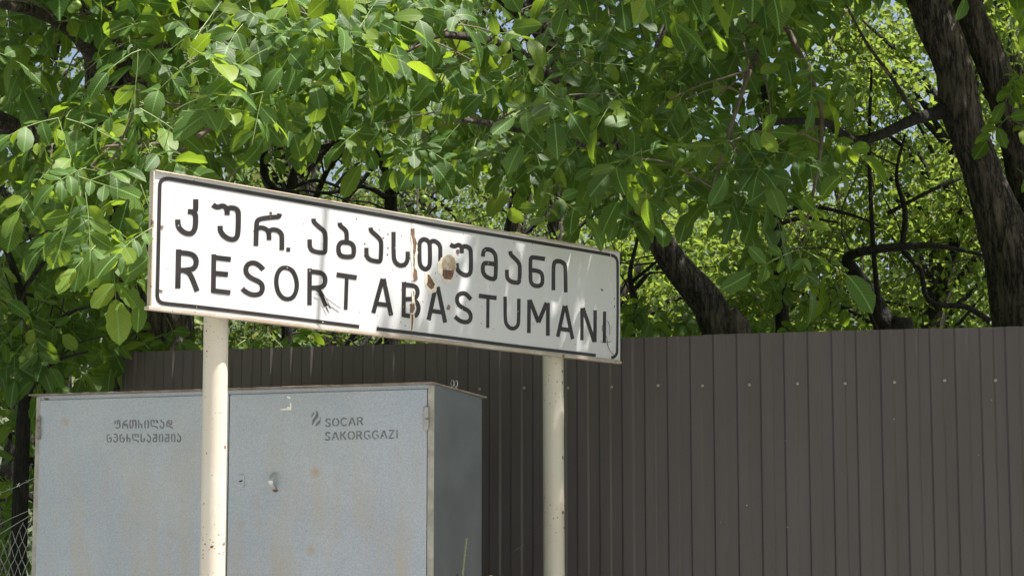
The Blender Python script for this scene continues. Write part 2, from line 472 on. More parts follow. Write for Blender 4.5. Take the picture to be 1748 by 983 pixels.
# ------------------------------------------------------------------ metal fence
def build_fence():
    YR = 8.95; sR = (1657 - CX) / F_PX * YR
    ang = R(17.8)
    o = Vector((sR, YR, 0)); d = Vector((math.cos(ang), -math.sin(ang), 0)); n = Vector((-math.sin(ang), -math.cos(ang), 0))
    S = lambda px, py: (on_plane(px, py, o, n) - o).dot(d)
    Zp = lambda px, py: on_plane(px, py, o, n).z
    sl, sr_ = S(209, 600), S(1748, 557)
    zl, zr = Zp(209, 600), Zp(1748, 557)
    top = lambda s: zl + (zr - zl) * (s - sl) / (sr_ - sl)
    s0, s1 = S(820, 664), S(1699, 649)
    gap = (s1 - s0) / 11.0
    per = gap / 2
    zs = lambda s: Zp(820, 664) + (Zp(1699, 649) - Zp(820, 664)) * (s - s0) / (s1 - s0)
    root = thing('metal_fence', o + d * sl, 'tall dark brown corrugated metal fence behind the grey cabinet', 'fence')
    seam = S(1200, 600)
    wd = per * 10
    starts = [seam + k * wd for k in range(-4, 4)]
    for k, a in enumerate(starts):
        b_ = a + wd + 0.012
        aa = max(a, sl)
        if b_ < sl + 0.05 or a > sr_ + 1.4: continue
        prof = []
        off = 0.0012 * (k % 2)
        for j in range(11):
            base = a + j * per
            wv = random.uniform(-0.0015, 0.0015)
            for (f, h) in ((0.0, 0.0), (0.40, 0.0), (0.49, 0.009), (0.90, 0.009), (0.99, 0.0)):
                s = base + f * per
                if s > b_: break
                prof.append((max(s, aa), h + off + wv))
        prof = [p for i, p in enumerate(prof) if i == 0 or p[0] > prof[i - 1][0] + 1e-6]
        V = []; Fc = []
        wob = random.uniform(-0.004, 0.004)
        levels = [0.06, 0.7, 1.3, 1.75, 2.1, None]
        for s, h in prof:
            for zi in levels:
                z = top(s) + wob if zi is None else zi
                hh = h + 0.0025 * mnoise.noise(Vector((s * 1.3, z * 1.1, k * 3.1)))
                V.append(o + d * s + n * hh + Vector((0, 0, z)))
        L = len(levels)
        for i in range(len(prof) - 1):
            for j in range(L - 1):
                Fc.append((i * L + j, (i + 1) * L + j, (i + 1) * L + j + 1, i * L + j + 1))
        sh = obj('fence_sheet', V, Fc, M['fence'], root)
        so = sh.modifiers.new('thickness', 'SOLIDIFY'); so.thickness = 0.0008; so.offset = -1
    k0 = int((sl - s0) / gap) - 1
    proto = None
    for k in range(k0, 17):
        s = s0 + k * gap + random.uniform(-.006, .006)
        if s < sl + 0.05 or s > sr_ + 0.8: continue
        z = zs(s) + random.uniform(-.003, .003)
        c = o + d * s + n * 0.0105 + Vector((0, 0, z))
        if proto is None:
            V = []; Fc = []
            for (r_, h) in ((0.0085, 0.0), (0.0085, 0.0015), (0.0055, 0.0022), (0.0052, 0.006), (0.0035, 0.0068)):
                for j in range(8):
                    an = j * math.pi / 4
                    V.append(c + d * (r_ * math.cos(an)) + Vector((0, 0, r_ * math.sin(an))) + n * h)
            for i in range(4):
                for j in range(8):
                    Fc.append((i * 8 + j, i * 8 + (j + 1) % 8, (i + 1) * 8 + (j + 1) % 8, (i + 1) * 8 + j))
            Fc.append(tuple(32 + j for j in range(8)))
            proto = obj('screw', V, Fc, M['screw'], root, origin=c)
        else:
            q = proto.copy(); COL.objects.link(q); q.parent = root; q.location = c - root.location
    # rails and posts behind the sheets
    for z in (0.45, 1.95):
        v, f = box_vf(o, d, -n, Vector((0, 0, 1)), sl + .03, sr_ + 1.2, .0035, .0435, z - .02, z + .02)
        obj('rail', v, f, M['fence'], root)
    s = sl + .06
    while s < sr_ + 1.2:
        v, f = box_vf(o, d, -n, Vector((0, 0, 1)), s, s + .06, .046, .106, 0, top(s) - .12)
        obj('fence_post', v, f, M['fence'], root)
        s += 2.4
    A = on_plane(872, 945, o, n) + n * .0125; B = on_plane(900, 925, o, n) + n * .0125
    t = (B - A); u = n.cross(t).normalized() * .0022
    obj('scratch', [A, A + t * .5 - u, B, A + t * .5 + u], [(0, 1, 2, 3)], M['scratch'], root)
    return o, d, n
FO, FD, FN = build_fence()

# ------------------------------------------------------------------ stroke lettering
def chaikin(p, it=2, closed=False):
    for _ in range(it):
        q = []
        rngi = range(len(p)) if closed else range(len(p) - 1)
        if not closed: q.append(p[0])
        for i in rngi:
            a = p[i]; b = p[(i + 1) % len(p)]
            q.append((a[0] * .75 + b[0] * .25, a[1] * .75 + b[1] * .25))
            q.append((a[0] * .25 + b[0] * .75, a[1] * .25 + b[1] * .75))
        if not closed: q.append(p[-1])
        p = q
    return p
def stroke2d(p, wx, wy, closed=False):
    """thicken a polyline with an elliptical pen, mitred joints; returns left and right rails"""
    q = [(x / wx, y / wy) for x, y in p]
    n = len(q); Lr = []; Rr = []
    for i in range(n):
        if closed: a, b, c = q[i - 1], q[i], q[(i + 1) % n]
        else: a, b, c = q[max(i - 1, 0)], q[i], q[min(i + 1, n - 1)]
        def nd(u, v):
            dx, dy = v[0] - u[0], v[1] - u[1]; l = math.hypot(dx, dy) or 1
            return (-dy / l, dx / l)
        if not closed and i == 0: m = nd(b, c); k = 1
        elif not closed and i == n - 1: m = nd(a, b); k = 1
        else:
            n1, n2 = nd(a, b), nd(b, c)
            m = (n1[0] + n2[0], n1[1] + n2[1]); l = math.hypot(*m) or 1
            m = (m[0] / l, m[1] / l); k = 1 / max(0.55, m[0] * n1[0] + m[1] * n1[1])
        h = 0.5 * k
        Lr.append(((b[0] + m[0] * h) * wx, (b[1] + m[1] * h) * wy))
        Rr.append(((b[0] - m[0] * h) * wx, (b[1] - m[1] * h) * wy))
    return Lr, Rr
def strokes_mesh(paths, mapf, nrm, lift, thick):
    """paths: (points, wx, wy, closed) -> slab on the surface mapf"""
    V = []; Fc = []
    for k, (p, wx, wy, closed) in enumerate(paths):
        Lr, Rr = stroke2d(p, wx, wy, closed)
        top = lift + thick + 0.00025 * (k % 4)
        base = len(V); n = len(p)
        for a, b in zip(Lr, Rr):
            A, B = mapf(*a), mapf(*b)
            V += [A + nrm * top, B + nrm * top, A + nrm * lift, B + nrm * lift]
        for i in range(n if closed else n - 1):
            a = base + 4 * i; b = base + 4 * ((i + 1) % n)
            Fc += [(a, a + 1, b + 1, b), (a + 2, a, b, b + 2), (a + 1, a + 3, b + 3, b + 1)]
        if not closed:
            a = base; b = base + 4 * (n - 1)
            Fc += [(a, a + 2, a + 3, a + 1), (b, b + 1, b + 3, b + 2)]
    return V, Fc

# ------------------------------------------------------------------ road sign
def build_sign():
    dL = 7.2; dR = 7.2 * 1.264
    A0 = P(263, 400, dL); B0 = P(1058, 520, dR)
    d = Vector((B0.x - A0.x, B0.y - A0.y, 0)).normalized()
    n = Vector((d.y, -d.x, 0)); o = Vector((A0.x, A0.y, 0))
    if n.y > 0: n = -n
    pl = lambda x, y: on_plane(x, y, o, n)
    Z = Vector((0, 0, 1))
    pL = P(362.5, 983, 7.42); dia = 43.0 / F_PX * 7.42
    root = thing('road_sign', Vector((pL.x, pL.y, 0)), 'white Georgian place name road sign RESORT ABASTUMANI on two white posts', 'road sign')
    corners = dict(tl=(263.4, 292.5), tr=(1057.8, 431.6), br=(1059.6, 615.5), bl=(257.2, 522.5))
    lerp = lambda a, b, t: (a[0] + (b[0] - a[0]) * t, a[1] + (b[1] - a[1]) * t)
    xsplit = 703.0
    tt = (xsplit - 263.4) / (1057.8 - 263.4); tb = (xsplit - 257.2) / (1059.6 - 257.2)
    mt = lerp(corners['tl'], corners['tr'], tt); mb = lerp(corners['bl'], corners['br'], tb)
    T = .016
    buckle = lambda p: 0.007 * mnoise.noise(Vector((p.x * 3.3, p.z * 1.6 + 4, 1.3)))
    pl0 = pl
    def panel(q, dx, lab):
        # front sheet gently buckled, folded edges behind
        nu, nv = 60, 16
        V = []; Fc = []
        for j in range(nv + 1):
            for i in range(nu + 1):
                u = i / nu; v = j / nv
                a = lerp(q[0], q[1], u); b = lerp(q[3], q[2], u); c = lerp(a, b, v)
                p = pl0(*c)
                V.append(p + n * (dx + buckle(p)))
        m = (nu + 1)
        for j in range(nv):
            for i in range(nu):
                a = j * m + i
                Fc.append((a, a + m, a + m + 1, a + 1))
        K = len(V)
        ring = [i for i in range(m)] + [j * m + nu for j in range(1, nv + 1)] + [nv * m + i for i in range(nu - 1, -1, -1)] + [j * m for j in range(nv - 1, 0, -1)]
        for i in ring: V.append(V[i] - n * (T + dx))
        for k in range(len(ring)):
            k2 = (k + 1) % len(ring)
            Fc.append((ring[k], ring[k2], K + k2, K + k))
        Fc.append(tuple(K + k for k in range(len(ring) - 1, -1, -1)))
        return obj('sign_panel', V, Fc, M['sign_white'], root, smooth=False, label=lab)
    gap = 0.35
    panel([corners['tl'], (mt[0] - gap, mt[1]), (mb[0] - gap, mb[1]), corners['bl']], 0.0, 'left half of the white sign face')
    panel([(mt[0] + gap, mt[1]), corners['tr'], corners['br'], (mb[0] + gap, mb[1])], 0.0006, 'right half of the white sign face')
    SURF = 0.0018
    def pl(x, y):
        p = pl0(x, y)
        return p + n * buckle(p)
    # frame angle irons: rusty top rim, lower flange, left and right edges
    def bar(p, q, name, hi, lo, proud, lab=None):
        a, b = pl(*p), pl(*q)
        V = []
        for c in (a, b):
            V += [c + Z * hi + n * proud, c - Z * lo + n * proud, c - Z * lo - n * (T + .006), c + Z * hi - n * (T + .006)]
        Fc = [(0, 4, 5, 1), (1, 5, 6, 2), (2, 6, 7, 3), (3, 7, 4, 0), (0, 1, 2, 3), (4, 7, 6, 5)]
        ob = obj(name, V, Fc, M['frame_paint'], root, label=lab); bevel(ob, .0015, 1); return ob
    bar((263.4, 291.2), (1057.8, 430.4), 'frame_bar', .002, .004, .011)
    bar((250.5, 524.0), (1059.6, 617.6), 'frame_bar', .004, .010, .012, 'rusty bottom flange of the sign')
    a = pl(262, 293); b = pl(256.2, 523)
    dd = d * .006
    V = [a + n * .010, a - dd + n * .010, a - dd - n * T, a - n * T, b + n * .010, b - dd + n * .010, b - dd - n * T, b - n * T]
    obj('frame_bar', V, [(0, 1, 5, 4), (1, 2, 6, 5), (2, 3, 7, 6), (3, 0, 4, 7), (3, 2, 1, 0), (4, 5, 6, 7)], M['frame_paint'], root)
    # stiffener line near the right end
    v, f = strokes_mesh([([(1042, 433), (1043.5, 606)], .9, .9, False)], pl, n, SURF - .001, .0012)
    obj('fold_line', v, f, M['primer'], root)

    wxf = lambda x: 9.0 - (x - 310) * .0041
    wyf = lambda x: 8.7 - (x - 310) * .0014
    def C(ox, oy, s, pts): return [(ox + x / s, oy + y / s) for x, y in pts]
    S9 = 9.711
    G = []      # (origin, scale, [paths]) each path: (pts, closed, width mult)
    def g(ox, oy, s, *paths): G.append((ox, oy, s, paths))
    o_ = False; c_ = True
    A = (250, 330, S9); B = (410, 350, S9); Cc = (560, 370, S9); D = (680, 390, S9); E = (810, 410, S9)
    F = (285, 415, S9); GG = (450, 440, S9); H = (610, 465, S9); I = (740, 485, S9); J = (890, 500, 8.189)
    g(*A, ([(810, 100), (810, 250), (805, 290), (770, 310), (680, 304)], o_, 1),
      ([(760, 318), (800, 345), (810, 400), (808, 520), (790, 615), (740, 670), (660, 670), (585, 630), (530, 570), (513, 500), (513, 437)], o_, 1))
    g(*A, ([(1095, 190), (1135, 222), (1185, 232), (1235, 212), (1275, 212), (1315, 240), (1335, 290), (1335, 362)], o_, 1),
      ([(1335, 285), (1360, 245), (1420, 240), (1490, 260), (1520, 310), (1523, 380), (1520, 640), (1500, 735), (1440, 770), (1360, 755), (1280, 705), (1230, 640), (1220, 590), (1220, 540)], o_, 1))
    g(*B, ([(262, 678), (270, 340), (280, 260), (345, 225), (560, 200), (640, 200), (652, 143)], o_, .95),
      ([(275, 395), (330, 373), (390, 380), (450, 415), (478, 470), (478, 580)], o_, .92),
      ([(478, 440), (510, 410), (570, 405), (640, 430), (685, 485), (690, 550), (687, 745)], o_, .92))
    g(*B, ([(796, 705), (792, 773)], o_, .78))
    g(*B, ([(1213, 226), (1214, 280), (1290, 355), (1385, 430), (1408, 490), (1408, 700), (1402, 798), (1290, 785), (1190, 760), (1150, 700), (1147, 640), (1147, 570)], o_, .92))
    g(*Cc, ([(188, 100), (190, 150), (265, 205), (302, 260), (302, 420)], o_, .92),
      ([(290, 425), (215, 420), (168, 475), (165, 560), (185, 630), (240, 660), (330, 668), (410, 655), (422, 590), (420, 495), (370, 435)], c_, .95))
    g(*Cc, ([(697, 182), (699, 235), (790, 312), (860, 382), (874, 450), (870, 650), (860, 745), (790, 738), (700, 720), (650, 680), (630, 630), (628, 515)], o_, .92))
    g(*Cc, ([(1077, 252), (1078, 640), (1095, 740), (1155, 800), (1225, 810), (1290, 775), (1314, 700), (1315, 577)], o_, .95))
    g(*D, ([(345, 300), (350, 235), (385, 190), (435, 178), (485, 200), (515, 245), (522, 310), (522, 560), (508, 630), (470, 672), (425, 675), (375, 640), (350, 580), (345, 500)], c_, 1.0),
      ([(520, 260), (545, 212), (600, 205), (660, 240), (695, 295), (698, 370), (690, 740)], o_, .95))
    g(*D, ([(865, 265), (900, 290), (945, 297), (990, 270), (1025, 278), (1052, 320), (1060, 412)], o_, .95),
      ([(1058, 330), (1085, 293), (1130, 297), (1185, 325), (1206, 380), (1206, 670), (1190, 750), (1135, 780), (1070, 762), (1000, 715), (970, 660), (968, 575)], o_, .98))
    g(*D, ([(1405, 468), (1408, 400), (1432, 355), (1480, 343), (1555, 365), (1605, 425), (1620, 500), (1618, 760), (1605, 838), (1530, 835), (1450, 795), (1405, 730), (1400, 650), (1412, 592), (1445, 572), (1510, 578), (1600, 592)], o_, .98))
    g(*E, ([(595, 180), (596, 235), (680, 312), (742, 382), (755, 440), (752, 620), (740, 708), (670, 702), (600, 685), (550, 635), (540, 580), (540, 490)], o_, .98))
    g(*E, ([(1172, 312), (990, 284), (938, 288), (930, 350), (930, 640), (945, 715), (995, 755), (1065, 762), (1118, 735), (1132, 680), (1130, 590), (1108, 535), (1050, 508), (935, 493)], o_, .96))
    g(*E, ([(1310, 830), (1313, 430), (1332, 360), (1385, 343), (1450, 358), (1502, 402), (1512, 470), (1512, 865)], o_, 1.0))
    g(*F, ([(188, 105), (174, 750)], o_, 1.0),
      ([(188, 158), (340, 170), (430, 195), (478, 260), (482, 340), (455, 405), (390, 442), (180, 455)], o_, 1.0),
      ([(280, 455), (360, 490), (410, 570), (497, 795)], o_, .95))
    g(*F, ([(777, 185), (768, 825)], o_, .92), ([(775, 237), (1060, 270)], o_, .98), ([(775, 498), (1012, 518)], o_, .98), ([(768, 787), (1050, 820)], o_, .94))
    g(*F, ([(1597, 440), (1550, 385), (1480, 335), (1410, 322), (1340, 352), (1306, 420), (1315, 495), (1360, 555), (1440, 600), (1535, 640), (1580, 700), (1580, 780), (1545, 838), (1475, 858), (1395, 852), (1310, 810), (1250, 752)], o_, .98))
    g(*GG, ([(355, 160), (285, 175), (230, 250), (205, 350), (207, 455), (235, 575), (300, 660), (380, 690), (465, 670), (522, 590), (546, 480), (538, 365), (500, 255), (440, 185)], c_, .88))
    g(*GG, ([(758, 178), (752, 785)], o_, .92), ([(758, 228), (900, 238), (975, 265), (1017, 330), (1015, 415), (985, 468), (920, 498), (758, 498)], o_, .95),
      ([(870, 505), (930, 560), (962, 640), (1025, 800)], o_, .8))
    g(*GG, ([(1205, 280), (1540, 330)], o_, .98), ([(1375, 320), (1358, 857)], o_, .78))
    g(*H, ([(415, 105), (265, 670)], o_, .95), ([(430, 105), (560, 712)], o_, .95), ([(330, 515), (520, 545)], o_, .9))
    g(*H, ([(767, 160), (763, 738)], o_, .92), ([(765, 200), (905, 215), (970, 245), (994, 310), (985, 385), (935, 438), (765, 445)], o_, .95),
      ([(900, 440), (975, 490), (1007, 560), (1003, 640), (970, 715), (905, 730), (763, 705)], o_, .95))
    g(*H, ([(1292, 240), (1172, 790)], o_, 1.0), ([(1325, 240), (1447, 832)], o_, .98), ([(1220, 637), (1410, 665)], o_, .92))
    g(*I, ([(620, 255), (580, 205), (525, 155), (470, 148), (410, 175), (384, 230), (386, 295), (420, 352), (490, 397), (575, 440), (614, 500), (614, 575), (580, 620), (520, 632), (450, 617), (385, 575), (348, 538)], o_, .95))
    g(*I, ([(752, 192), (1048, 230)], o_, .95), ([(905, 222), (900, 727)], o_, .8))
    g(*I, ([(1190, 205), (1192, 590), (1215, 670), (1270, 728), (1335, 738), (1390, 705), (1416, 640), (1418, 240)], o_, .88))
    g(*J, ([(110, 95), (107, 560)], o_, .93), ([(122, 100), (240, 410)], o_, .98), ([(240, 410), (352, 138)], o_, .98), ([(372, 138), (368, 598)], o_, .95))
    g(*J, ([(600, 178), (505, 612)], o_, .95), ([(617, 178), (712, 645)], o_, .95), ([(545, 500), (670, 520)], o_, .95))
    g(*J, ([(845, 210), (842, 660)], o_, .92), ([(858, 212), (1017, 682)], o_, 1.0), ([(1028, 240), (1026, 687)], o_, .95))
    g(*J, ([(1162, 258), (1160, 695)], o_, .9))
    for ox, oy, s, paths in G:
        out = []
        for pts, closed, mw in paths:
            p = C(ox, oy, s, pts)
            if len(p) > 2: p = chaikin(p, 2, closed)
            xm = sum(q[0] for q in p) / len(p)
            out.append((p, wxf(xm) * mw, wyf(xm) * mw, closed))
        v, f = strokes_mesh(out, pl, n, SURF - .0035, .0030)
        obj('letter', v, f, M['black'], root)
    # black border line, broken twice along the bottom
    bl = [[(1044, 610), (1049, 609.5), (1053.5, 604), (1054.3, 597), (1054.3, 452), (1053, 443), (1049, 437.5), (1040, 435), (990, 426.3), (720, 380.3), (640, 366.0), (350, 316), (300, 307.3), (286, 304.8), (277, 306.5), (272.8, 312), (272, 322), (268.3, 480), (267.3, 502), (268.5, 511), (273, 516.5), (281, 518.4), (350, 525), (560, 551), (613, 557.5)],
          [(643, 561), (720, 570.2), (890, 591.8), (1017, 606.5)]]
    for k, p in enumerate(bl):
        # pen narrows with distance: cut into pieces along the line
        q = chaikin(p, 2)
        V = []; Fc = []
        Lr = []; Rr = []
        for i, c in enumerate(q):
            wx = 5.9 - (c[0] - 270) * .0025; wy = 6.7 - (c[0] - 270) * .0019
            a = q[max(i - 1, 0)]; b = q[min(i + 1, len(q) - 1)]
            l, r_ = stroke2d([a, c, b] if 0 < i < len(q) - 1 else [a, b], wx, wy)
            idx = 1 if 0 < i < len(q) - 1 else (0 if i == 0 else 1)
            Lr.append(l[idx]); Rr.append(r_[idx])
        for a, b in zip(Lr, Rr):
            Aa, Bb = pl(*a), pl(*b)
            V += [Aa + n * SURF, Bb + n * SURF, Aa + n * (SURF - .004), Bb + n * (SURF - .004)]
        for i in range(len(q) - 1):
            a = 4 * i; b = a + 4
            Fc += [(a, a + 1, b + 1, b), (a + 2, a, b, b + 2), (a + 1, a + 3, b + 3, b + 1)]
        obj('border_line', V, Fc, M['black'], root)
    # peeled and rusted scabs
    def blob(pts, mat, name, lift, lab=None, jag=.5):
        pp = []
        for i in range(len(pts)):
            a = pts[i]; b = pts[(i + 1) % len(pts)]
            for t in (0, .33, .66):
                x = a[0] + (b[0] - a[0]) * t; y = a[1] + (b[1] - a[1]) * t
                pp.append((x + random.uniform(-jag, jag), y + random.uniform(-jag, jag)))
        cx = sum(p[0] for p in pp) / len(pp); cy = sum(p[1] for p in pp) / len(pp)
        V = [pl(cx, cy) + n * (SURF + lift)]
        m = len(pp)
        V += [pl(*p) + n * (SURF + lift) for p in pp] + [pl(*p) + n * (SURF - .004) for p in pp]
        Fc = []
        for i in range(m):
            j = (i + 1) % m
            Fc += [(0, 1 + i, 1 + j), (1 + i, 1 + m + i, 1 + m + j, 1 + j)]
        obj(name, V, Fc, mat, root, label=lab)
    dc = lambda *pp: [(680 + x / S9, 390 + y / S9) for x, y in pp]
    hc = lambda *pp: [(610 + x / S9, 465 + y / S9) for x, y in pp]
    blob(dc((195, 60), (260, 40), (275, 160), (315, 300), (305, 450), (320, 640), (330, 740), (300, 860), (215, 860), (215, 640), (200, 420), (205, 250)), M['primer'], 'peeled_paint', .0004, jag=1.0)
    blob(dc((205, 5), (258, 0), (262, 140), (300, 240), (290, 290), (270, 420), (245, 520), (235, 400), (240, 300), (225, 200), (205, 100)), M['rust'], 'rust_patch', .0011, jag=.6)
    blob(dc((240, 430), (262, 500), (250, 640), (300, 700), (305, 840), (250, 880), (232, 800), (240, 640), (232, 520)), M['rust'], 'rust_patch', .0013, jag=.6)
    blob(hc((890, 280), (940, 280), (935, 460), (945, 560), (930, 680), (940, 780), (915, 960), (860, 955), (870, 760), (885, 640), (905, 500), (900, 380)), M['primer'], 'peeled_paint', .0012, jag=.9)
    blob(hc((905, 300), (930, 330), (920, 400)), M['rust'], 'rust_patch', .0022, jag=.4)
    blob(hc((880, 520), (935, 510), (935, 600), (905, 680), (870, 670)), M['rust'], 'rust_patch', .0022, jag=.6)
    blob(hc((890, 700), (915, 690), (905, 950), (880, 950)), M['rust'], 'rust_patch', .0024, jag=.4)
    blob(dc((640, 560), (690, 520), (735, 470), (800, 430), (880, 430), (945, 480), (955, 620), (950, 720), (900, 850), (850, 900), (740, 900), (700, 780), (650, 740)), M['primer'], 'peeled_paint', .0010, jag=1.0)
    blob(dc((740, 480), (800, 440), (870, 440), (930, 480), (945, 560), (940, 660), (920, 700), (730, 690), (710, 600)), M['bare'], 'bare_patch', .0018, 'round bare metal scab on the sign', jag=.5)
    blob(dc((735, 690), (920, 690), (905, 780), (860, 850), (760, 840), (720, 780)), M['rust'], 'rust_patch', .0020, jag=.7)
    blob(dc((480, 760), (510, 770), (560, 860), (600, 930), (560, 990), (545, 1010), (500, 990), (460, 940), (480, 860)), M['rust'], 'rust_patch', .0012, jag=.6)
    blob(dc((440, 740), (520, 740), (580, 840), (640, 940), (620, 1050), (500, 1080), (430, 940)), M['primer'], 'peeled_paint', .0003, jag=1.0)
    blob(dc((965, 350), (1010, 350), (1015, 400), (985, 425), (960, 390)), M['rust'], 'rust_patch', .0018, jag=.3)
    blob(hc((1500, 530), (1530, 560), (1525, 620), (1480, 620), (1470, 590)), M['rust'], 'rust_patch', .0010, jag=.4)
    blob([(274, 386), (277.5, 384.5), (278.5, 389), (275.5, 391)], M['rust'], 'rust_patch', .001, jag=.3)
    blob([(460, 362), (463.5, 362), (463.5, 366.5), (461, 366)], M['rust'], 'rust_patch', .001, jag=.3)
    blob([(271, 494), (277, 496), (276, 498.5), (270, 497)], M['rust'], 'rust_patch', .001, jag=.5)
    blob([(1026, 413 + 80), (1028, 493), (1029, 497), (1026, 496)], M['rust'], 'rust_patch', .001, jag=.3)
    # dead wire twisted near the lower right corner
    jp = lambda x, y: pl(890 + x / 8.189, 500 + y / 8.189) + n * (SURF + .004)
    for pts in ([(1195, 390), (1225, 470), (1228, 590)], [(1130, 450), (1115, 490), (1140, 560), (1185, 620), (1195, 720), (1230, 800), (1285, 865)], [(1100, 680), (1180, 690), (1245, 680)]):
        ps, rr = spline([jp(*q) for q in pts], [.0012] * len(pts), .02)
        v, f = tube(ps, rr, 5); obj('loose_wire', v, f, M['twig_dark'], root)
    # dry twig caught on the second R
    gp = lambda x, y: pl(450 + x / S9, 440 + y / S9) + n * (SURF + .004)
    for pts in ([(835, 590), (930, 650), (1000, 790), (1050, 885)], [(1030, 680), (1110, 740), (1255, 840)], [(950, 560), (1000, 700), (1080, 840)], [(930, 540), (1020, 680), (1095, 850)]):
        ps, rr = spline([gp(*q) for q in pts], [.0014] * len(pts), .02)
        v, f = tube(ps, rr, 5); obj('dry_twig', v, f, M['twig_dark'], root)
    # posts, standing right behind the board
    for (xt, yt, xb, yb, wpx) in ((369, 541, 362.5, 983, 43.0), (944, 608, 946, 983, 36.0)):
        rad = dia / 2
        # contact point on the back of the board at the post's column
        base = on_plane(xt, yt, o - n * (T + .028 + rad), n)
        Yp = base.y
        pt = base; pb = P(xb, yb, Yp)
        dirv = (pb - pt)
        g_ = pt + dirv * ((pt.z + .0) / -dirv.z)
        topp = pt - dirv.normalized() * .40
        K = 40
        pts = [g_ + (topp - g_) * (i / K) for i in range(K + 1)]
        v, f = tube(pts, [rad] * (K + 1), 32, bump=.006)
        obj('post', v, f, M['post_white'], root, smooth=True)
        for zoff in (.08, .30):
            c = pt - dirv.normalized() * zoff
            v, f = box_vf(c, d, n, Z, -rad - .012, rad + .012, -rad - .004, rad + .0045, -.02, .02)
            obj('clamp', v, f, M['frame_paint'], root)
    return o, d, n, pl
SO, SD, SN, SPL = build_sign()

# ------------------------------------------------------------------ grey gas cabinet
STROKES = {  # unit boxes x 0..w, y 0 (top)..1
 'S': (.7, [[(.66, .2), (.45, .06), (.2, .1), (.08, .28), (.3, .46)], [(.4, .52), (.64, .7), (.55, .9), (.3, .95), (.04, .82)]]),
 'O': (.85, [[(.34, .05), (.1, .25), (.06, .5), (.1, .75), (.34, .95)], [(.5, .95), (.75, .75), (.8, .5), (.75, .25), (.5, .05)]]),
 'C': (.8, [[(.72, .22), (.55, .06), (.3, .06), (.1, .25), (.06, .5), (.1, .75), (.3, .94), (.55, .94), (.72, .78)]]),
 'A': (.85, [[(.4, .05), (.05, .97)], [(.46, .05), (.8, .97)], [(.22, .66), (.4, .66)]]),
 'R': (.8, [[(.1, .02), (.1, .97)], [(.24, .06), (.55, .08), (.66, .26), (.55, .46), (.24, .5)], [(.42, .52), (.72, .97)]]),
 'K': (.8, [[(.1, .02), (.1, .97)], [(.68, .03), (.25, .48)], [(.34, .42), (.74, .97)]]),
 'G': (.85, [[(.72, .2), (.55, .06), (.3, .06), (.1, .25), (.06, .5), (.1, .75), (.3, .94), (.55, .94)], [(.74, .9), (.74, .55), (.5, .55)]]),
 'Z': (.75, [[(.06, .07), (.66, .07)], [(.62, .12), (.1, .9)], [(.06, .94), (.68, .94)]]),
 'I': (.3, [[(.14, .02), (.14, .97)]]),
 'ფ': (.8, [[(.12, .1), (.04, .3), (.12, .5)], [(.4, .05), (.34, .3), (.45, .5)], [(.44, .05), (.68, .15), (.62, .4), (.7, .6), (.66, .85), (.4, .97), (.16, .85)]]),
 'რ': (.75, [[(.06, .98), (.1, .4), (.3, .2), (.66, .05)], [(.14, .5), (.3, .45), (.36, .75)], [(.42, .5), (.62, .5), (.66, .98)]]),
 'თ': (.85, [[(.16, .05), (.04, .3), (.04, .75), (.16, .97)], [(.3, .97), (.42, .75), (.42, .3), (.34, .05)], [(.5, .08), (.76, .1), (.8, .4), (.78, .98)]]),
 'ხ': (.65, [[(.1, .02), (.12, .5), (.1, .97)], [(.24, .5), (.42, .5), (.52, .7), (.46, .97)]]),
 'ი': (.62, [[(.12, .97), (.06, .6), (.12, .1)], [(.32, .05), (.5, .2), (.52, .6), (.44, .97)]]),
 'ლ': (.95, [[(.1, .05), (.05, .4), (.1, .72), (.45, .72), (.86, .9), (.82, 1.02)], [(.24, .05), (.45, .12), (.42, .4)], [(.6, .08), (.85, .12), (.8, .42)]]),
 'ა': (.65, [[(.18, .02), (.2, .2), (.5, .38), (.54, .7), (.4, .96), (.2, .96), (.06, .68)]]),
 'დ': (.85, [[(.5, .1), (.2, .1), (.06, .5), (.1, .75), (.4, .75), (.76, .9), (.74, 1.02)], [(.36, .25), (.4, .6), (.6, .6), (.72, .3), (.62, .08)]]),
 'ც': (.75, [[(.08, .15), (.05, .5), (.1, .85), (.32, .97)], [(.45, .97), (.62, .8), (.6, .55), (.45, .42), (.3, .55)], [(.26, .08), (.34, .2)]]),
 'ე': (.7, [[(.08, .1), (.3, .04), (.52, .2), (.56, .6), (.5, .85), (.3, .97), (.08, .9), (.06, .7)], [(.3, .34), (.2, .5)]]),
 'ს': (.7, [[(.1, .02), (.1, .75), (.25, .97)], [(.38, .97), (.56, .8), (.54, .5)]]),
 'შ': (.72, [[(.08, .1), (.3, .2), (.6, .08)], [(.56, .15), (.58, .8), (.42, .97)], [(.28, .97), (.08, .85), (.1, .6), (.3, .48), (.46, .5)]]),
}
def stencil_line(text, x0, y0, x1, y1, hh, wpen):
    """strokes of a line of text whose top-left is (x0,y0) and top-right (x1,y1), height hh, in photograph pixels"""
    tot = sum(STROKES[c][0] for c in text) + .16 * (len(text) - 1)
    u = 0; per = []
    for c in text:
        wd, paths = STROKES[c]
        out = []
        for p in paths:
            q = [(x0 + (x1 - x0) * (u + x) / tot, y0 + (y1 - y0) * (u + x) / tot + y * hh) for x, y in p]
            if len(q) > 2: q = chaikin(q, 2)
            out.append((q, wpen, wpen, False))
        per.append(out)
        u += wd + .16
    return per
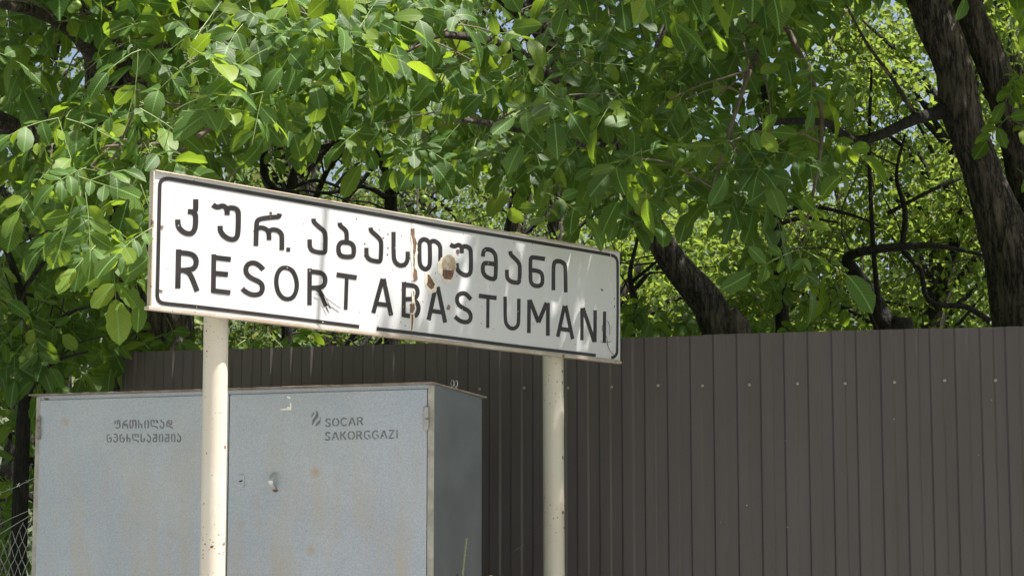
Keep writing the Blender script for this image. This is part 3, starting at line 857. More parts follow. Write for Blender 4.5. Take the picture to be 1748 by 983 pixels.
def build_cabinet():
    D = 8.0
    c0 = P(741, 655, D); c1 = P(63.5, 675.5, D * 1.1135)
    d = Vector((c0.x - c1.x, c0.y - c1.y, 0)); Wd = d.length; d.normalize()
    n = Vector((d.y, -d.x, 0)); n = n if n.y < 0 else -n
    o = Vector((c1.x, c1.y, 0)); Z = Vector((0, 0, 1))
    pl = lambda x, y: on_plane(x, y, o, n)
    ztop = (c0.z + c1.z) / 2
    s_ = lambda x, y: (pl(x, y) - o).dot(d)
    # depth so that the rear edge of the side lands at its column
    b = None
    for i in range(200):
        dep = .2 + i * .004
        p = o + d * Wd - n * dep
        if to_px((p.x, p.y, ztop))[0] >= 822: break
    root = thing('gas_cabinet', o + d * (Wd / 2) - n * (dep / 2), 'large two-door grey steel gas cabinet behind the left sign post', 'utility cabinet')
    drop = .035
    zl, zr = c1.z, c0.z
    # shell: front frame, sides, back (a box whose top falls to the back)
    V = []
    for (s, q, zz) in ((0, 0, zl), (Wd, 0, zr), (Wd, dep, zr - drop), (0, dep, zl - drop)):
        V += [o + d * s - n * q + Z * .05, o + d * s - n * q + Z * zz]
    Fc = [(0, 2, 3, 1), (2, 4, 5, 3), (4, 6, 7, 5), (6, 0, 1, 7), (1, 3, 5, 7), (0, 6, 4, 2)]
    body = obj('cabinet_body', V, Fc, M['cabinet'], root); bevel(body, .004, 2)
    v, f = box_vf(o, d, -n, Z, -.0, Wd, -.0, dep, 0, .05)
    obj('plinth', v, f, M['lid'], root)
    # corner angle at the right of the front
    v, f = box_vf(o, d, n, Z, Wd - .028, Wd + .001, .0, .004, .06, zr - .006)
    ob = obj('corner_strip', v, f, M['cab_edge'], root); bevel(ob, .001, 1)
    v, f = box_vf(o, d, n, Z, -.001, .024, .0, .004, .06, zl - .006)
    ob = obj('corner_strip', v, f, M['cab_edge'], root); bevel(ob, .001, 1)
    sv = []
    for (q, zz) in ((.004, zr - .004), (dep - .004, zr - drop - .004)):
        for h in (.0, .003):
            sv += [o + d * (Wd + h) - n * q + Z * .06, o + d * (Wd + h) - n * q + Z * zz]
    obj('side_panel', sv, [(2, 6, 7, 3), (0, 2, 3, 1), (4, 5, 7, 6), (1, 3, 7, 5), (0, 4, 6, 2)], M['cab_side'], root, label='darker-coloured right side panel of the cabinet')
    # lid
    over = .022
    V = []
    for (s, q, zz) in ((-.035, -over, zl + .001), (Wd + .004, -over, zr + .001), (Wd + .012, dep + .03, zr - drop - .001), (-.035, dep + .03, zl - drop - .001)):
        V += [o + d * s - n * q + Z * zz, o + d * s - n * q + Z * (zz + .007)]
    lid = obj('lid', V, Fc, M['lid'], root); bevel(lid, .0015, 1)
    # doors
    sm = s_(391, 800)
    def zt(s): return zl + (zr - zl) * s / Wd - .022
    def door(a, b, lab):
        V = []
        for (s, q) in ((a, 0), (b, 0)):
            for z in (.12, zt(s)):
                for h in (.0, .0075): V.append(o + d * s + n * h + Z * z)
        # order: a-lo-0,a-lo-1,a-hi-0,a-hi-1,b-lo-0,b-lo-1,b-hi-0,b-hi-1
        F2 = [(1, 5, 7, 3), (0, 2, 6, 4), (0, 4, 5, 1), (2, 3, 7, 6), (0, 1, 3, 2), (4, 6, 7, 5)]
        ob = obj('door', V, F2, M['cabinet'], root, label=lab); bevel(ob, .002, 2)
        return ob
    dl = door(.026, sm - .003, 'left cabinet door stencilled with a Georgian fire warning')
    dr = door(sm + .003, Wd - .031, 'right cabinet door with lock, pull handle and stencilled logo')
    H = .0075
    for s_c in (.026, sm, Wd - .031):
        v, f = box_vf(o, d, n, Z, s_c - .004, s_c + .004, .0, .0012, .1, zt(s_c) + .003)
        obj('door_seam', v, f, M['seam'], root)
    v, f = box_vf(o, d, n, Z, .03, Wd - .035, .0, .0012, zt(Wd * .5) - .0022, zt(Wd * .5) + .0035)
    # hinges: pin barrels with knuckle joint and leaves
    def hinge(px, y0, y1, parent, side):
        a, b_ = pl(px, y0) + n * .014, pl(px, y1) + n * .014
        m = (a + b_) / 2
        parts = [tube([a, m + Z * .0022], .0115, 12), tube([m - Z * .0022, b_], .0115, 12), tube([a + Z * .004, b_ - Z * .004], .004, 8)]
        v, f = merge(parts)
        ob = obj('hinge', v, f, M['hinge'], parent, smooth=False)
    hinge(69, 712, 749, dl, 1); hinge(729.5, 695, 734, dr, -1)
    zb = .35
    for dd_, px in ((dl, 66), (dr, 730)):
        q = pl(px, 800); q = Vector((q.x, q.y, zb)) + n * .008
        v, f = tube([q, q + Z * .1], .0085, 12); obj('hinge', v, f, M['cab_edge'], dd_)
    # lock plate
    c = pl(413.5, 821) + n * H
    ob_v = []; pr = []
    for k in range(16):
        an = 2 * math.pi * k / 16
        x = .0185 * (1 if math.cos(an) > 0 else -1) * abs(math.cos(an)) ** .35
        z = .030 * (1 if math.sin(an) > 0 else -1) * abs(math.sin(an)) ** .5
        pr.append((x, z))
    V = [c + d * x + Z * z for x, z in pr] + [c + d * x * .94 + Z * z * .96 + n * .004 for x, z in pr]
    Fc = [(k, (k + 1) % 16, 16 + (k + 1) % 16, 16 + k) for k in range(16)] + [tuple(16 + k for k in range(16))]
    lk = obj('lock_plate', V, Fc, M['cabinet'], dr)
    def flat(pts, mat, name, par, lift):
        V = [p + n * lift for p in pts]; V2 = [p for p in pts]
        m = len(pts)
        Fc = [tuple(range(m))] + [(i, m + i, m + (i + 1) % m, (i + 1) % m) for i in range(m)]
        return obj(name, V + V2, Fc, mat, par)
    kh = [c + d * (.011 * math.cos(t * math.pi / 4)) + Z * (.0035 * math.sin(t * math.pi / 4) + .001 + .002 * math.cos(t * math.pi / 4)) + n * .0035 for t in range(8)]
    flat(kh, M['darkhole'], 'keyhole', dr, .0012)
    v, f = box_vf(c - Z * .021, d, n, Z, -.016, .016, .003, .006, -.0015, .0035); obj('lock_ridge', v, f, M['steel'], dr)
    # strap handle
    a = pl(472, 806) + n * (H - .001); b_ = pl(472, 835) + n * (H - .001)
    Hh = (a - b_).length
    V = []; Fc = []
    K = 14
    for i in range(K + 1):
        t = i / K
        pz = a + (b_ - a) * t
        outd = .034 * math.sin(math.pi * t) ** .8
        for sx, th in ((-.011, 0), (.011, 0), (.011, .0025), (-.011, .0025)):
            V.append(pz + d * (sx - .004) + n * (outd + th))
    for i in range(K):
        for k in range(4):
            k2 = (k + 1) % 4
            Fc.append((i * 4 + k, i * 4 + k2, i * 4 + 4 + k2, i * 4 + 4 + k))
    Fc += [(0, 1, 2, 3), (K * 4 + 3, K * 4 + 2, K * 4 + 1, K * 4)]
    obj('handle', V, Fc, M['steel'], dr)
    blob = []
    for k in range(9):
        an = 2 * math.pi * k / 9
        blob.append(pl(472 + 6 * math.cos(an) * random.uniform(.7, 1.2), 837 + 3 * math.sin(an) * random.uniform(.7, 1.2)) + n * H)
    flat(blob, M['rust'], 'rust_patch', dr, .0006)
    # stencilled lettering
    def put(lines, par):
        for per in lines:
            for out in per:
                v, f = strokes_mesh(out, pl, n, H, .0006)
                obj('stencil_letter', v, f, M['stencil'], par)
    put([stencil_line('SOCAR', 556.5, 714, 622, 711, 14.6, 2.5), stencil_line('SAKORGGAZI', 556, 736.8, 681.5, 733, 15.0, 2.5)], dr)
    put([stencil_line('ფრთხილად', 197, 716.3, 297, 715.8, 15.2, 2.3), stencil_line('ცეცხლსაშიშია', 184, 739.8, 311.5, 739.2, 15.2, 2.3)], dl)
    rg = lambda pts: [pl(520 + x / 7.283, 690 + y / 7.283) + n * H for x, y in pts]
    for pts in ([(150, 75), (170, 85), (185, 120), (180, 160), (150, 195), (125, 230), (112, 265), (100, 240), (103, 205), (120, 175), (145, 145), (152, 110)],
                [(118, 92), (130, 100), (125, 128), (108, 150), (97, 165), (97, 140), (108, 118)],
                [(205, 152), (212, 180), (208, 215), (190, 245), (152, 275), (143, 262), (160, 230), (190, 205), (203, 180)]):
        flat(list(reversed(rg(pts))), M['stencil'], 'flame_logo', dr, .0006)
    st = lambda pts: [pl(380 + x / 2.867, 640 + y / 2.867) + n * H for x, y in pts]
    for pts in ([(318, 103), (338, 108), (336, 117), (322, 112)], [(334, 135), (341, 135), (341, 172), (288, 171), (287, 167), (318, 163), (322, 155), (334, 156)]):
        flat(list(reversed(st(pts))), M['sticker'], 'sticker_residue', dr, .0005)
    for (x, y, r_) in ((80, 681, 4.2),):
        flat([pl(x + r_ * math.cos(-k), y + r_ * .35 * math.sin(-k)) + n * .0045 for k in np.linspace(0, 2 * math.pi, 10)[:-1]], M['rust'], 'rust_patch', root, .0005)
    # twist of wire lying on the lid edge
    base = o + d * (Wd - .01) - n * (dep * .42) + Z * (zr - drop * .42 + .008)
    ps = []
    for i in range(46):
        t = i / 45
        an = t * 4 * math.pi
        ps.append(base - n * (t * .07 - .02) + Z * (.017 + .017 * math.cos(an + math.pi)) + d * (.012 * math.sin(an)))
    v, f = tube(ps, .0016, 5); obj('wire_twist', v, f, M['wire'], root)
    # bolt low on the side
    so_ = o + d * Wd; sn = d
    q = on_plane(779, 981, so_, sn)
    v, f = tube([q, q + d * .008], .008, 6); obj('bolt', v, f, M['rust'], root)
    return o, d, n, Wd, dep, zl, zr
CO, CD, CN, CW, CDEP, CZL, CZR = build_cabinet()

# ------------------------------------------------------------------ yellow gas riser, grass stalk
def build_small():
    q = P(838, 981, 8.55)
    root = thing('gas_pipe', Vector((q.x, q.y, 0)), 'short yellow gas riser pipe with domed cap beside the cabinet', 'gas pipe')
    r_ = 9.5 / F_PX * 8.55
    v, f = tube([Vector((q.x, q.y, 0)), Vector((q.x, q.y, q.z - .05))], r_ * .85, 20); obj('pipe', v, f, M['yellow'], root, smooth=False)
    pts = [Vector((q.x, q.y, q.z - .06 + h)) for h in (0, .03, .045, .055, .060)]
    v, f = tube(pts, [r_, r_, r_ * .92, r_ * .6, r_ * .12], 20); obj('cap', v, f, M['yellow'], root, smooth=True)
    b = P(792, 1300, 8.02); b.z = 0
    root = thing('grass_stalk', b, 'tall thin pale green grass stalk in front of the cabinet side', 'grass stalk')
    t = P(797, 919, 8.02); m = P(790, 983, 8.02)
    ps, rr = spline([b, Vector((b.x - .01, b.y, .5)), m, t], [.0016, .0014, .0011, .0006], .05)
    v, f = tube(ps, rr, 5); obj('stem', v, f, M['stalk'], root)
    parts = []
    for k in range(40):
        u = k / 40
        c = m + (t - m) * (u * .98)
        an = k * 2.4
        e = c + Vector((math.cos(an) * .004, math.sin(an) * .004, .012))
        parts.append(tube([c, (c + e) / 2 + Vector((math.cos(an), math.sin(an), 0)) * .001, e], [.0006, .0018, .0004], 4))
    v, f = merge(parts); obj('seed_head', v, f, m_simple('grass_seed', (0.26, 0.29, 0.17), .8), root)
build_small()

# ------------------------------------------------------------------ chain link fence
def build_chain():
    A = P(56, 861, 9.55); ang = R(52)
    d = Vector((-math.cos(ang), math.sin(ang), 0))
    A = A - d * .25
    n = Vector((-math.sin(ang), -math.cos(ang), 0))
    root = thing('chain_link_fence', Vector((A.x, A.y, 0)), 'galvanised chain link fence with barbed wire left of the cabinet', 'fence')
    ztop = lambda s: 1.517 - .26 * s
    wd = .091; Hh = .091
    L = 2.0
    parts = []
    r_ = .0016
    k = -30
    for fam in (1, -1):
        for k in range(-24, 46):
            s0 = k * wd
            pts = []
            # line z = zt - (s - s0)*fam (unit slope), clipped
            for j in range(0, 80):
                t = j * wd / 2
                s = s0 + fam * t
                z = 1.50 - t * (Hh / wd)
                if z < .03: break
                if s < 0 or s > L or z > ztop(s): continue
                pts.append(A * 1.0 + d * s + Vector((0, 0, z - A.z)) + n * (.0022 * fam * (1 if j % 2 else -1)))
            if len(pts) > 1: parts.append(tube(pts, r_, 4, caps=False))
    v, f = merge(parts)
    obj('wire_mesh', v, f, M['wire'], root, kind='stuff')
    base = Vector((A.x, A.y, 0))
    v, f = tube([base + Vector((0, 0, ztop(0))), base + d * L + Vector((0, 0, ztop(L)))], .0022, 5); obj('tension_wire', v, f, M['wire'], root)
    v, f = tube([base + Vector((0, 0, ztop(0) + .006)), base + d * .5 + Vector((0, 0, ztop(.5) + .045)), base + d * L + Vector((0, 0, ztop(L) + .10))], .0018, 5); obj('tension_wire', v, f, M['wire'], root)
    zb = lambda s: 1.668 - .16 * s
    pts = [base + d * s + Vector((0, 0, zb(s) + .004 * math.sin(s * 9))) for s in np.linspace(0, L, 40)]
    parts = [tube(pts, .0017, 5)]
    for s in np.arange(.08, L, .12):
        c = base + d * s + Vector((0, 0, zb(s)))
        for an in (.5, 2.2, 3.9, 5.4):
            parts.append(tube([c, c + (d * random.uniform(-.4, .4) + n * math.cos(an) + Vector((0, 0, math.sin(an)))) * .014], [.0015, .0006], 4))
    v, f = merge(parts); obj('barbed_wire', v, f, M['wire'], root)
    for s in (0, L):
        v, f = tube([base + d * s, base + d * s + Vector((0, 0, 1.75 - .1 * s))], .022, 10); obj('fence_post', v, f, M['fence'], root)
build_chain()

# ------------------------------------------------------------------ leaves
def leaf_template(seed, rows=8, fold=.22, droop=.35, wav=.06):
    r_ = random.Random(seed)
    V = []; UV = []
    for i in range(rows + 1):
        v = i / rows
        wd = .27 * (math.sin(math.pi * min(1, v ** 1.08)) ** .56) * (1 + .07 * math.sin(v * 21 + seed * 2.1))
        if i == rows: wd = .0
        if i == 0: wd = .012
        z = -droop * v * v + .10 * v
        for u in (-1, -.5, 0, .5, 1):
            zz = z + fold * abs(u) * wd * (1 - .25 * abs(u)) + wav * math.sin(6.5 * v + seed * 2 + u * 1.3) * abs(u)
            V.append((u * wd * (1 + r_.uniform(-.05, .05)), v, zz)); UV.append((.5 + u * .5 * wd / .29, v))
    F2 = []
    for i in range(rows):
        for k in range(4):
            a = i * 5 + k
            F2.append((a, a + 1, a + 6, a + 5))
    return np.array(V), np.array(UV), np.array(F2)
TEMPL = [leaf_template(s, 8, f, dr, wv) for s, f, dr, wv in ((1, .14, .16, .012), (2, .08, .30, .018), (3, .22, .22, .010), (4, .05, .08, .03), (5, .12, .55, .025), (6, .45, .35, .02))]
TEMPL.append(None)
LEAF_ME = []
TEMPL[6] = leaf_template(7, 2, .1, .2, 0)
for k, (V, UV, F2) in enumerate(TEMPL):
    me = bpy.data.meshes.new('leaf')
    me.from_pydata(V.tolist(), [], F2.tolist())
    l = me.uv_layers.new(name='leaf_uv')
    l.data.foreach_set('uv', UV[F2.ravel()].astype(np.float32).ravel())
    me.polygons.foreach_set('use_smooth', [True] * len(me.polygons))
    me.materials.append(M['leaf_obj'])
    LEAF_ME.append(me)

def frame(dirv, nrm):
    y = dirv.normalized(); z = (nrm - y * nrm.dot(y)).normalized(); x = y.cross(z)
    return Matrix((x, y, z)).transposed()
def rv(s=1.0): return Vector((random.gauss(0, s), random.gauss(0, s), random.gauss(0, s)))

LIT = [(P(170, 430, 7.3), .2), (P(185, 370, 7.33), .22), (P(190, 300, 7.5), .2), (P(320, 190, 7.62), .26), (P(400, 160, 7.62), .2), (P(260, 110, 7.62), .2)]
class Foliage:
    def __init__(self): self.leaf = []; self.stalk = []
    def compound(self, p, rdir, nrm, size, n_pairs=3, low=False):
        """one walnut leaf: a stalk with opposite leaflets and a large end leaflet"""
        r_ = rdir.normalized(); L = size * random.uniform(1.5, 1.9)
        side = r_.cross(nrm).normalized()
        nn = side.cross(r_)
        down = Vector((0, 0, -1))
        pts = [p]
        K = n_pairs + 1
        cur = p.copy(); dirc = r_.copy()
        for i in range(K):
            dirc = (dirc + down * .10 + rv(.05)).normalized()
            cur = cur + dirc * (L / K)
            pts.append(cur.copy())
            f = .55 + .45 * (i + 1) / K
            if i < K - 1:
                for s in (-1, 1):
                    if random.random() < .06: continue
                    d = (side * s * 1.0 + dirc * .45 + down * random.uniform(.0, .45) + rv(.16))
                    nv = nn + rv(.28) + side * s * -.15
                    self.leaf.append((cur + side * s * .004, d, nv, size * f * random.uniform(.8, 1.1), random.uniform(.92, 1.22), 6 if low else random.randrange(6)))
            else:
                self.leaf.append((cur, dirc + down * .1 + rv(.12), nn + rv(.25), size * random.uniform(1.0, 1.25), random.uniform(.95, 1.2), 6 if low else random.randrange(6)))
        if not low: self.stalk.append((pts, [.0022] + [.0016] * (len(pts) - 2) + [.001]))
    def emit(self, root, n_obj=300, stalk_mat=None):
        info = []
        keepout = [(268, 288), (1064, 424), (1066, 625), (262, 530)]
        for lf in self.leaf:
            p, d, nv, s, wf, k = lf
            c = p + d.normalized() * s * .5
            tip = p + d.normalized() * s
            if (c - SO).dot(SN) > -.12:      # nothing grows across the face of the sign
                if any(in_poly(*to_px(q)[:2], keepout) for q in (p, c, tip)): continue
            # gaps in the crown: the sun reaches the sign's left half and the two outer shoots beside it
            cut = False
            for q in (p, c, tip):
                if (q - SO).dot(SN) > 0:
                    hx, hy, _z = to_px(q - SUN_DIR * ((q - SO).dot(SN) / SUN_DIR.dot(SN)))
                    if hx < 606 and in_poly(hx, hy, keepout): cut = True
            if cut and random.random() < .98: continue
            shade = False
            for lc, lr in LIT:
                w_ = c - lc; t_ = w_.dot(SUN_DIR)
                if t_ > lr and (w_ - SUN_DIR * t_).length < lr * .95: shade = True
            if shade and random.random() < .9: continue
            if (tip - FO).dot(FN) > -.02 and (p - FO).dot(FN) < .02 and tip.z < 2.3: continue
            x, y, z = to_px(c)
            M3 = frame(d, nv)
            infr = -20 < x < W_PX + 20 and -20 < y < H_PX + 20
            vd = (c - EYE).normalized()
            facing = abs((M3 @ Vector((0, 0, 1))).dot(vd))
            info.append(((s / z) ** 2 * (facing + .15) * (1.0 if infr else 0.0) * (1 if z < 9.7 else .4), lf, M3))
        info.sort(key=lambda t: -t[0])
        objs = [t for t in info[:n_obj] if t[0] > 0]
        rest = info[len(objs):]
        base = wloc(root)
        for _, (p, d, nv, s, wf, k), M3 in objs:
            o = bpy.data.objects.new('leaf', LEAF_ME[k])
            COL.objects.link(o); o.parent = root
            mt = M3.to_4x4() @ Matrix.Diagonal((s * wf, s, s, 1)); mt.translation = p - base
            o.matrix_local = mt
        if rest: leaf_mass('foliage', [(p, M3, s, s * wf, k) for _, (p, d, nv, s, wf, k), M3 in rest], M['leaf_attr'], root)
        self.stalk = [t for t in self.stalk if not any((q - SO).dot(SN) > -.12 and in_poly(*to_px(q)[:2], keepout) for q in t[0])]
        if self.stalk:
            v, f = merge([tube(p, r_, 4, caps=False) for p, r_ in self.stalk])
            obj('leaf_stalks', v, f, stalk_mat or M['stalk'], root, kind='stuff')
def leaf_mass(name, items, mat, root):
    Vs = []; Fs = []; Us = []; Rs = []; off = 0
    for p, M3, s, w_, k in items:
        V, UV, F2 = TEMPL[k]
        m = np.array(M3) * np.array([w_, s, s])
        Vs.append(V @ m.T + np.array(p)); Fs.append(F2 + off); Us.append(UV); Rs.append(np.full(len(V), random.random()))
        off += len(V)
    fast_mesh(name, np.vstack(Vs), np.vstack(Fs), mat, root, 'stuff', np.vstack(Us), np.concatenate(Rs), True)

def in_poly(x, y, poly):
    c = False; j = len(poly) - 1
    for i in range(len(poly)):
        xi, yi = poly[i]; xj, yj = poly[j]
        if (yi > y) != (yj > y) and x < (xj - xi) * (y - yi) / (yj - yi) + xi: c = not c
        j = i
    return c
def fill(fol, poly, n, y0, y1, size=.125, spread=.55, boughs=None, face=1.0, mind=0):
    xs = [p[0] for p in poly]; ys = [p[1] for p in poly]
    got = 0; tries = 0; pl_ = []
    md = mind * 2.1
    while got < n and tries < n * 60:
        tries += 1
        if tries % 200 == 0: md *= .9
        x = random.uniform(min(xs), max(xs)); y = random.uniform(min(ys), max(ys))
        if not in_poly(x, y, poly): continue
        if mind and any((x - a) ** 2 + (y - b) ** 2 < md * md for a, b in pl_): continue
        pl_.append((x, y))
        Y = random.uniform(y0, y1)
        p = P(x, y, Y)
        m = random.choice((3, 4, 4, 5)) if mind else 1
        ph = random.uniform(0, .8)
        tip = p + Vector((0, 0, .06))
        for q in range(m):
            if mind:      # a shoot: compound leaves spreading from its tip
                th = -math.pi * (.02 + .96 * (q + ph) / m) + random.gauss(0, .15)
                if random.random() < .15: th = -th * .6
                rd = Vector((math.cos(th) * .9, random.gauss(-.15, .4), math.sin(th) * .85))
                p0 = tip + rv(.02)
            else:
                a = random.uniform(0, 2 * math.pi)
                rd = Vector((math.cos(a) * spread, math.sin(a) * spread * .6 - .25 * face, random.uniform(-.75, .05)))
                p0 = p - rd.normalized() * size * .65
            nrm = Vector((random.gauss(.08, .3 + .2 * (1 - face)), -.75 * face + random.gauss(0, .3), .72 + random.gauss(0, .25)))
            if face < 1: nrm = Vector((random.gauss(.38, .28), random.gauss(-.45, .25), random.gauss(.8, .2)))   # leaves in the open turn to the light
            fol.compound(p0, rd, nrm, size * random.uniform(.8, 1.15), random.choice((2, 2, 3)))
            got += 1
        if boughs is not None:
            p0 = tip
            near = sorted(boughs, key=lambda q: (q - p0).length + (0.6 if q.z < p0.z - .3 else 0))[:14]
            best = random.choice(near)
            dist = (best - p0).length
            if dist < .8:
                mid = (best + p0) * .5 + Vector((random.uniform(-.05, .05), random.uniform(-.05, .05), .06))
                ps, rr = spline([best, mid, p0], [.006, .0045, .003], .12)
                fol.twigs.append((ps, rr))

def bough(root, pts, rads, mat, name='branch', n=10, bmp=.12, step=.06, collect=None, seed=0):
    W = [P(*q) for q in pts]
    ps, rr = spline(W, rads, step)
    v, f = tube(ps, rr, n, bump=bmp, seed=seed + random.random() * 9)
    o = obj(name, v, f, mat, root, smooth=True)
    if collect is not None: collect.extend(ps[::2])
    return o
def trunk(root, pts, rads, mat, n=60, step=.03, bmp=.10):
    """pts start at ground"""
    ps, rr = spline(pts, rads, step)
    v, f = tube(ps, rr, n, bump=bmp, seed=random.random() * 50)
    return obj('trunk', v, f, mat, root, smooth=True)
def twigs_out(root, fol, mat):
    if fol.twigs:
        v, f = merge([tube(p, r_, 5, caps=False) for p, r_ in fol.twigs])
        obj('twigs', v, f, mat, root, kind='stuff')
def nut(root, px, py, Y, r_=.019):
    c = P(px, py, Y)
    V = []; Fc = []
    nl, ns = 8, 12
    for i in range(nl + 1):
        th = math.pi * i / nl
        for k in range(ns):
            an = 2 * math.pi * k / ns
            V.append(c + Vector((r_ * math.sin(th) * math.cos(an), r_ * math.sin(th) * math.sin(an), r_ * 1.08 * math.cos(th))))
    for i in range(nl):
        for k in range(ns):
            Fc.append((i * ns + k, (i + 1) * ns + k, (i + 1) * ns + (k + 1) % ns, i * ns + (k + 1) % ns))
    o = obj('walnut', V, Fc, M['nut'], root, smooth=True, origin=c)
    v, f = tube([c + Vector((0, 0, r_)), c + Vector((.01, .02, .06))], .0022, 5)
    obj('nut_stalk', v, f, M['stalk'], o)
def newfol():
    f = Foliage(); f.twigs = []; return f

# --- A: left walnut tree: sunlit branch over the sign's left end
def tree_left():
    random.seed(31)
    b = P(262, 600, 11.2); b.z = 0
    root = thing('walnut_tree', b, 'left walnut tree with sunlit leaves hanging beside the sign\'s left end', 'tree')
    t = lambda x, y, Y=11.2: P(x, y, Y)
    trunk(root, [b, t(262, 620), t(255, 480), t(240, 330), t(200, 150), t(170, -60), t(140, -260)], [.27, .235, .22, .20, .18, .15, .10], M['bark'])
    bo = []
    bough(root, [(240, 330, 11.2), (150, 245, 10.9), (60, 235, 10.6), (-40, 190, 10.4), (-160, 170, 10.3)], [.09, .07, .06, .055, .05], M['bark'], collect=bo)
    bough(root, [(205, 160, 11.2), (300, 60, 10.2), (420, -20, 9.4), (480, -80, 8.8)], [.07, .05, .035, .02], M['bark'], collect=bo)
    bough(root, [(300, 60, 10.2), (430, 110, 9.0), (405, 180, 8.6), (330, 240, 8.4), (272, 288, 8.3), (215, 345, 8.2)], [.035, .022, .016, .012, .009, .005], M['twig'], collect=bo, bmp=.08)
    bough(root, [(405, 180, 8.6), (432, 205, 8.7), (425, 262, 8.8), (385, 310, 8.9)], [.009, .007, .006, .004], M['twig'], bmp=.08)
    bough(root, [(330, 240, 8.4), (240, 250, 8.2), (150, 290, 8.1), (90, 300, 8.0)], [.009, .007, .006, .004], M['twig'], collect=bo, bmp=.08)
    bough(root, [(205, 160, 11.2), (130, 60, 10), (60, 20, 9.2), (-40, 0, 8.6)], [.06, .04, .03, .02], M['bark'], collect=bo)
    bough(root, [(380, 90, 9.3), (392, 50, 8.9), (402, 15, 8.7)], [.010, .007, .004], M['twig'], bmp=.08)
    f = newfol()
    fill(f, [(60, 60), (260, 20), (450, -40), (650, -30), (640, 90), (520, 180), (450, 230), (340, 270), (260, 300), (230, 400), (180, 445), (130, 400), (170, 320), (80, 320), (120, 200)], 85, 8.15, 9.1, 0.140, .9, bo, .55, mind=20)
    fill(f, [(-60, -80), (480, -80), (440, 90), (200, 160), (120, 230), (0, 200), (-60, 150)], 55, 8.4, 9.8, 0.158, .55, bo, mind=24)
    fill(f, [(0, -60), (560, -60), (500, 200), (300, 260), (150, 200), (0, 170)], 22, 9.6, 11.0, 0.142, .6, bo)
    fill(f, [(-60, -60), (600, -60), (620, 190), (430, 230), (300, 320), (-60, 300)], 170, 11.2, 14.0, .17, .7)
    fill(f, [(400, 60), (520, 30), (640, 60), (630, 150), (560, 200), (470, 180)], 23, 8.2, 9.0, 0.15, .6, bo, mind=22)
    fill(f, [(95, 330), (258, 315), (255, 400), (225, 470), (170, 490), (95, 430)], 25, 7.1, 7.5, .128, .85, bo, .6, mind=17)
    fill(f, [(235, 90), (440, 90), (470, 190), (300, 290), (180, 300), (215, 180)], 24, 7.45, 7.8, .138, .85, bo, .55, mind=34)
    fill(f, [(420, 0), (620, 0), (600, 130), (500, 180), (430, 120)], 14, 8.0, 8.4, .138, .85, bo, .55, mind=34)
    fill(f, [(60, 230), (180, 200), (230, 300), (140, 340), (70, 330)], 9, 7.5, 7.9, .138, .85, bo, .55, mind=34)
    # the crown above the picture, away from the sunlit branch
    k = 0
    while k < 1100:
        x = random.uniform(-5.0, -.4); y = random.uniform(9.5, 14.0); z = 1.62 + .2688 * y + random.uniform(.2, 2.2)
        a = random.uniform(0, 6.28)
        f.compound(Vector((x, y, z)), Vector((math.cos(a), math.sin(a), -.3)), Vector((random.gauss(0, .3), random.gauss(0, .3), 1)), .19, 3, True)
        k += 1
    k = 0
    while k < 200:
        y = random.uniform(9.1, 10.8); x = random.uniform(-2.7, -.9); z = 1.62 + .2688 * y + random.uniform(.1, 1.6)
        a = random.uniform(0, 6.28)
        f.compound(Vector((x, y, z)), Vector((math.cos(a), math.sin(a), -.4)), Vector((random.gauss(0, .4), random.gauss(0, .4), 1)), .19, 3, True)
        k += 1
    k = 0
    while k < 330:
        y = random.uniform(6.5, 9.6); x = random.uniform(-4.6, -1.75); z = 1.62 + .2688 * y + random.uniform(.1, 1.3)
        a = random.uniform(0, 6.28)
        f.compound(Vector((x, y, z)), Vector((math.cos(a), math.sin(a), -.4)), Vector((random.gauss(0, .4), random.gauss(0, .4), 1)), .19, 3, True)
        k += 1
    k = 0
    while k < 620:
        y = random.uniform(8.8, 14); x = -random.uniform(.285 * y + .4, .285 * y + 3.2); z = random.uniform(.4, 6.0)
        a = random.uniform(0, 6.28)
        f.compound(Vector((x, y, z)), Vector((math.cos(a), math.sin(a), -.4)), Vector((random.gauss(0, .4), random.gauss(0, .4), 1)), .19, 3, True)
        k += 1
    f.emit(root, 300); twigs_out(root, f, M['twig'])
    for q in ((122, 16, 8.3), (132, 9, 8.35), (571, 54, 8.2)): nut(root, *q)
tree_left()

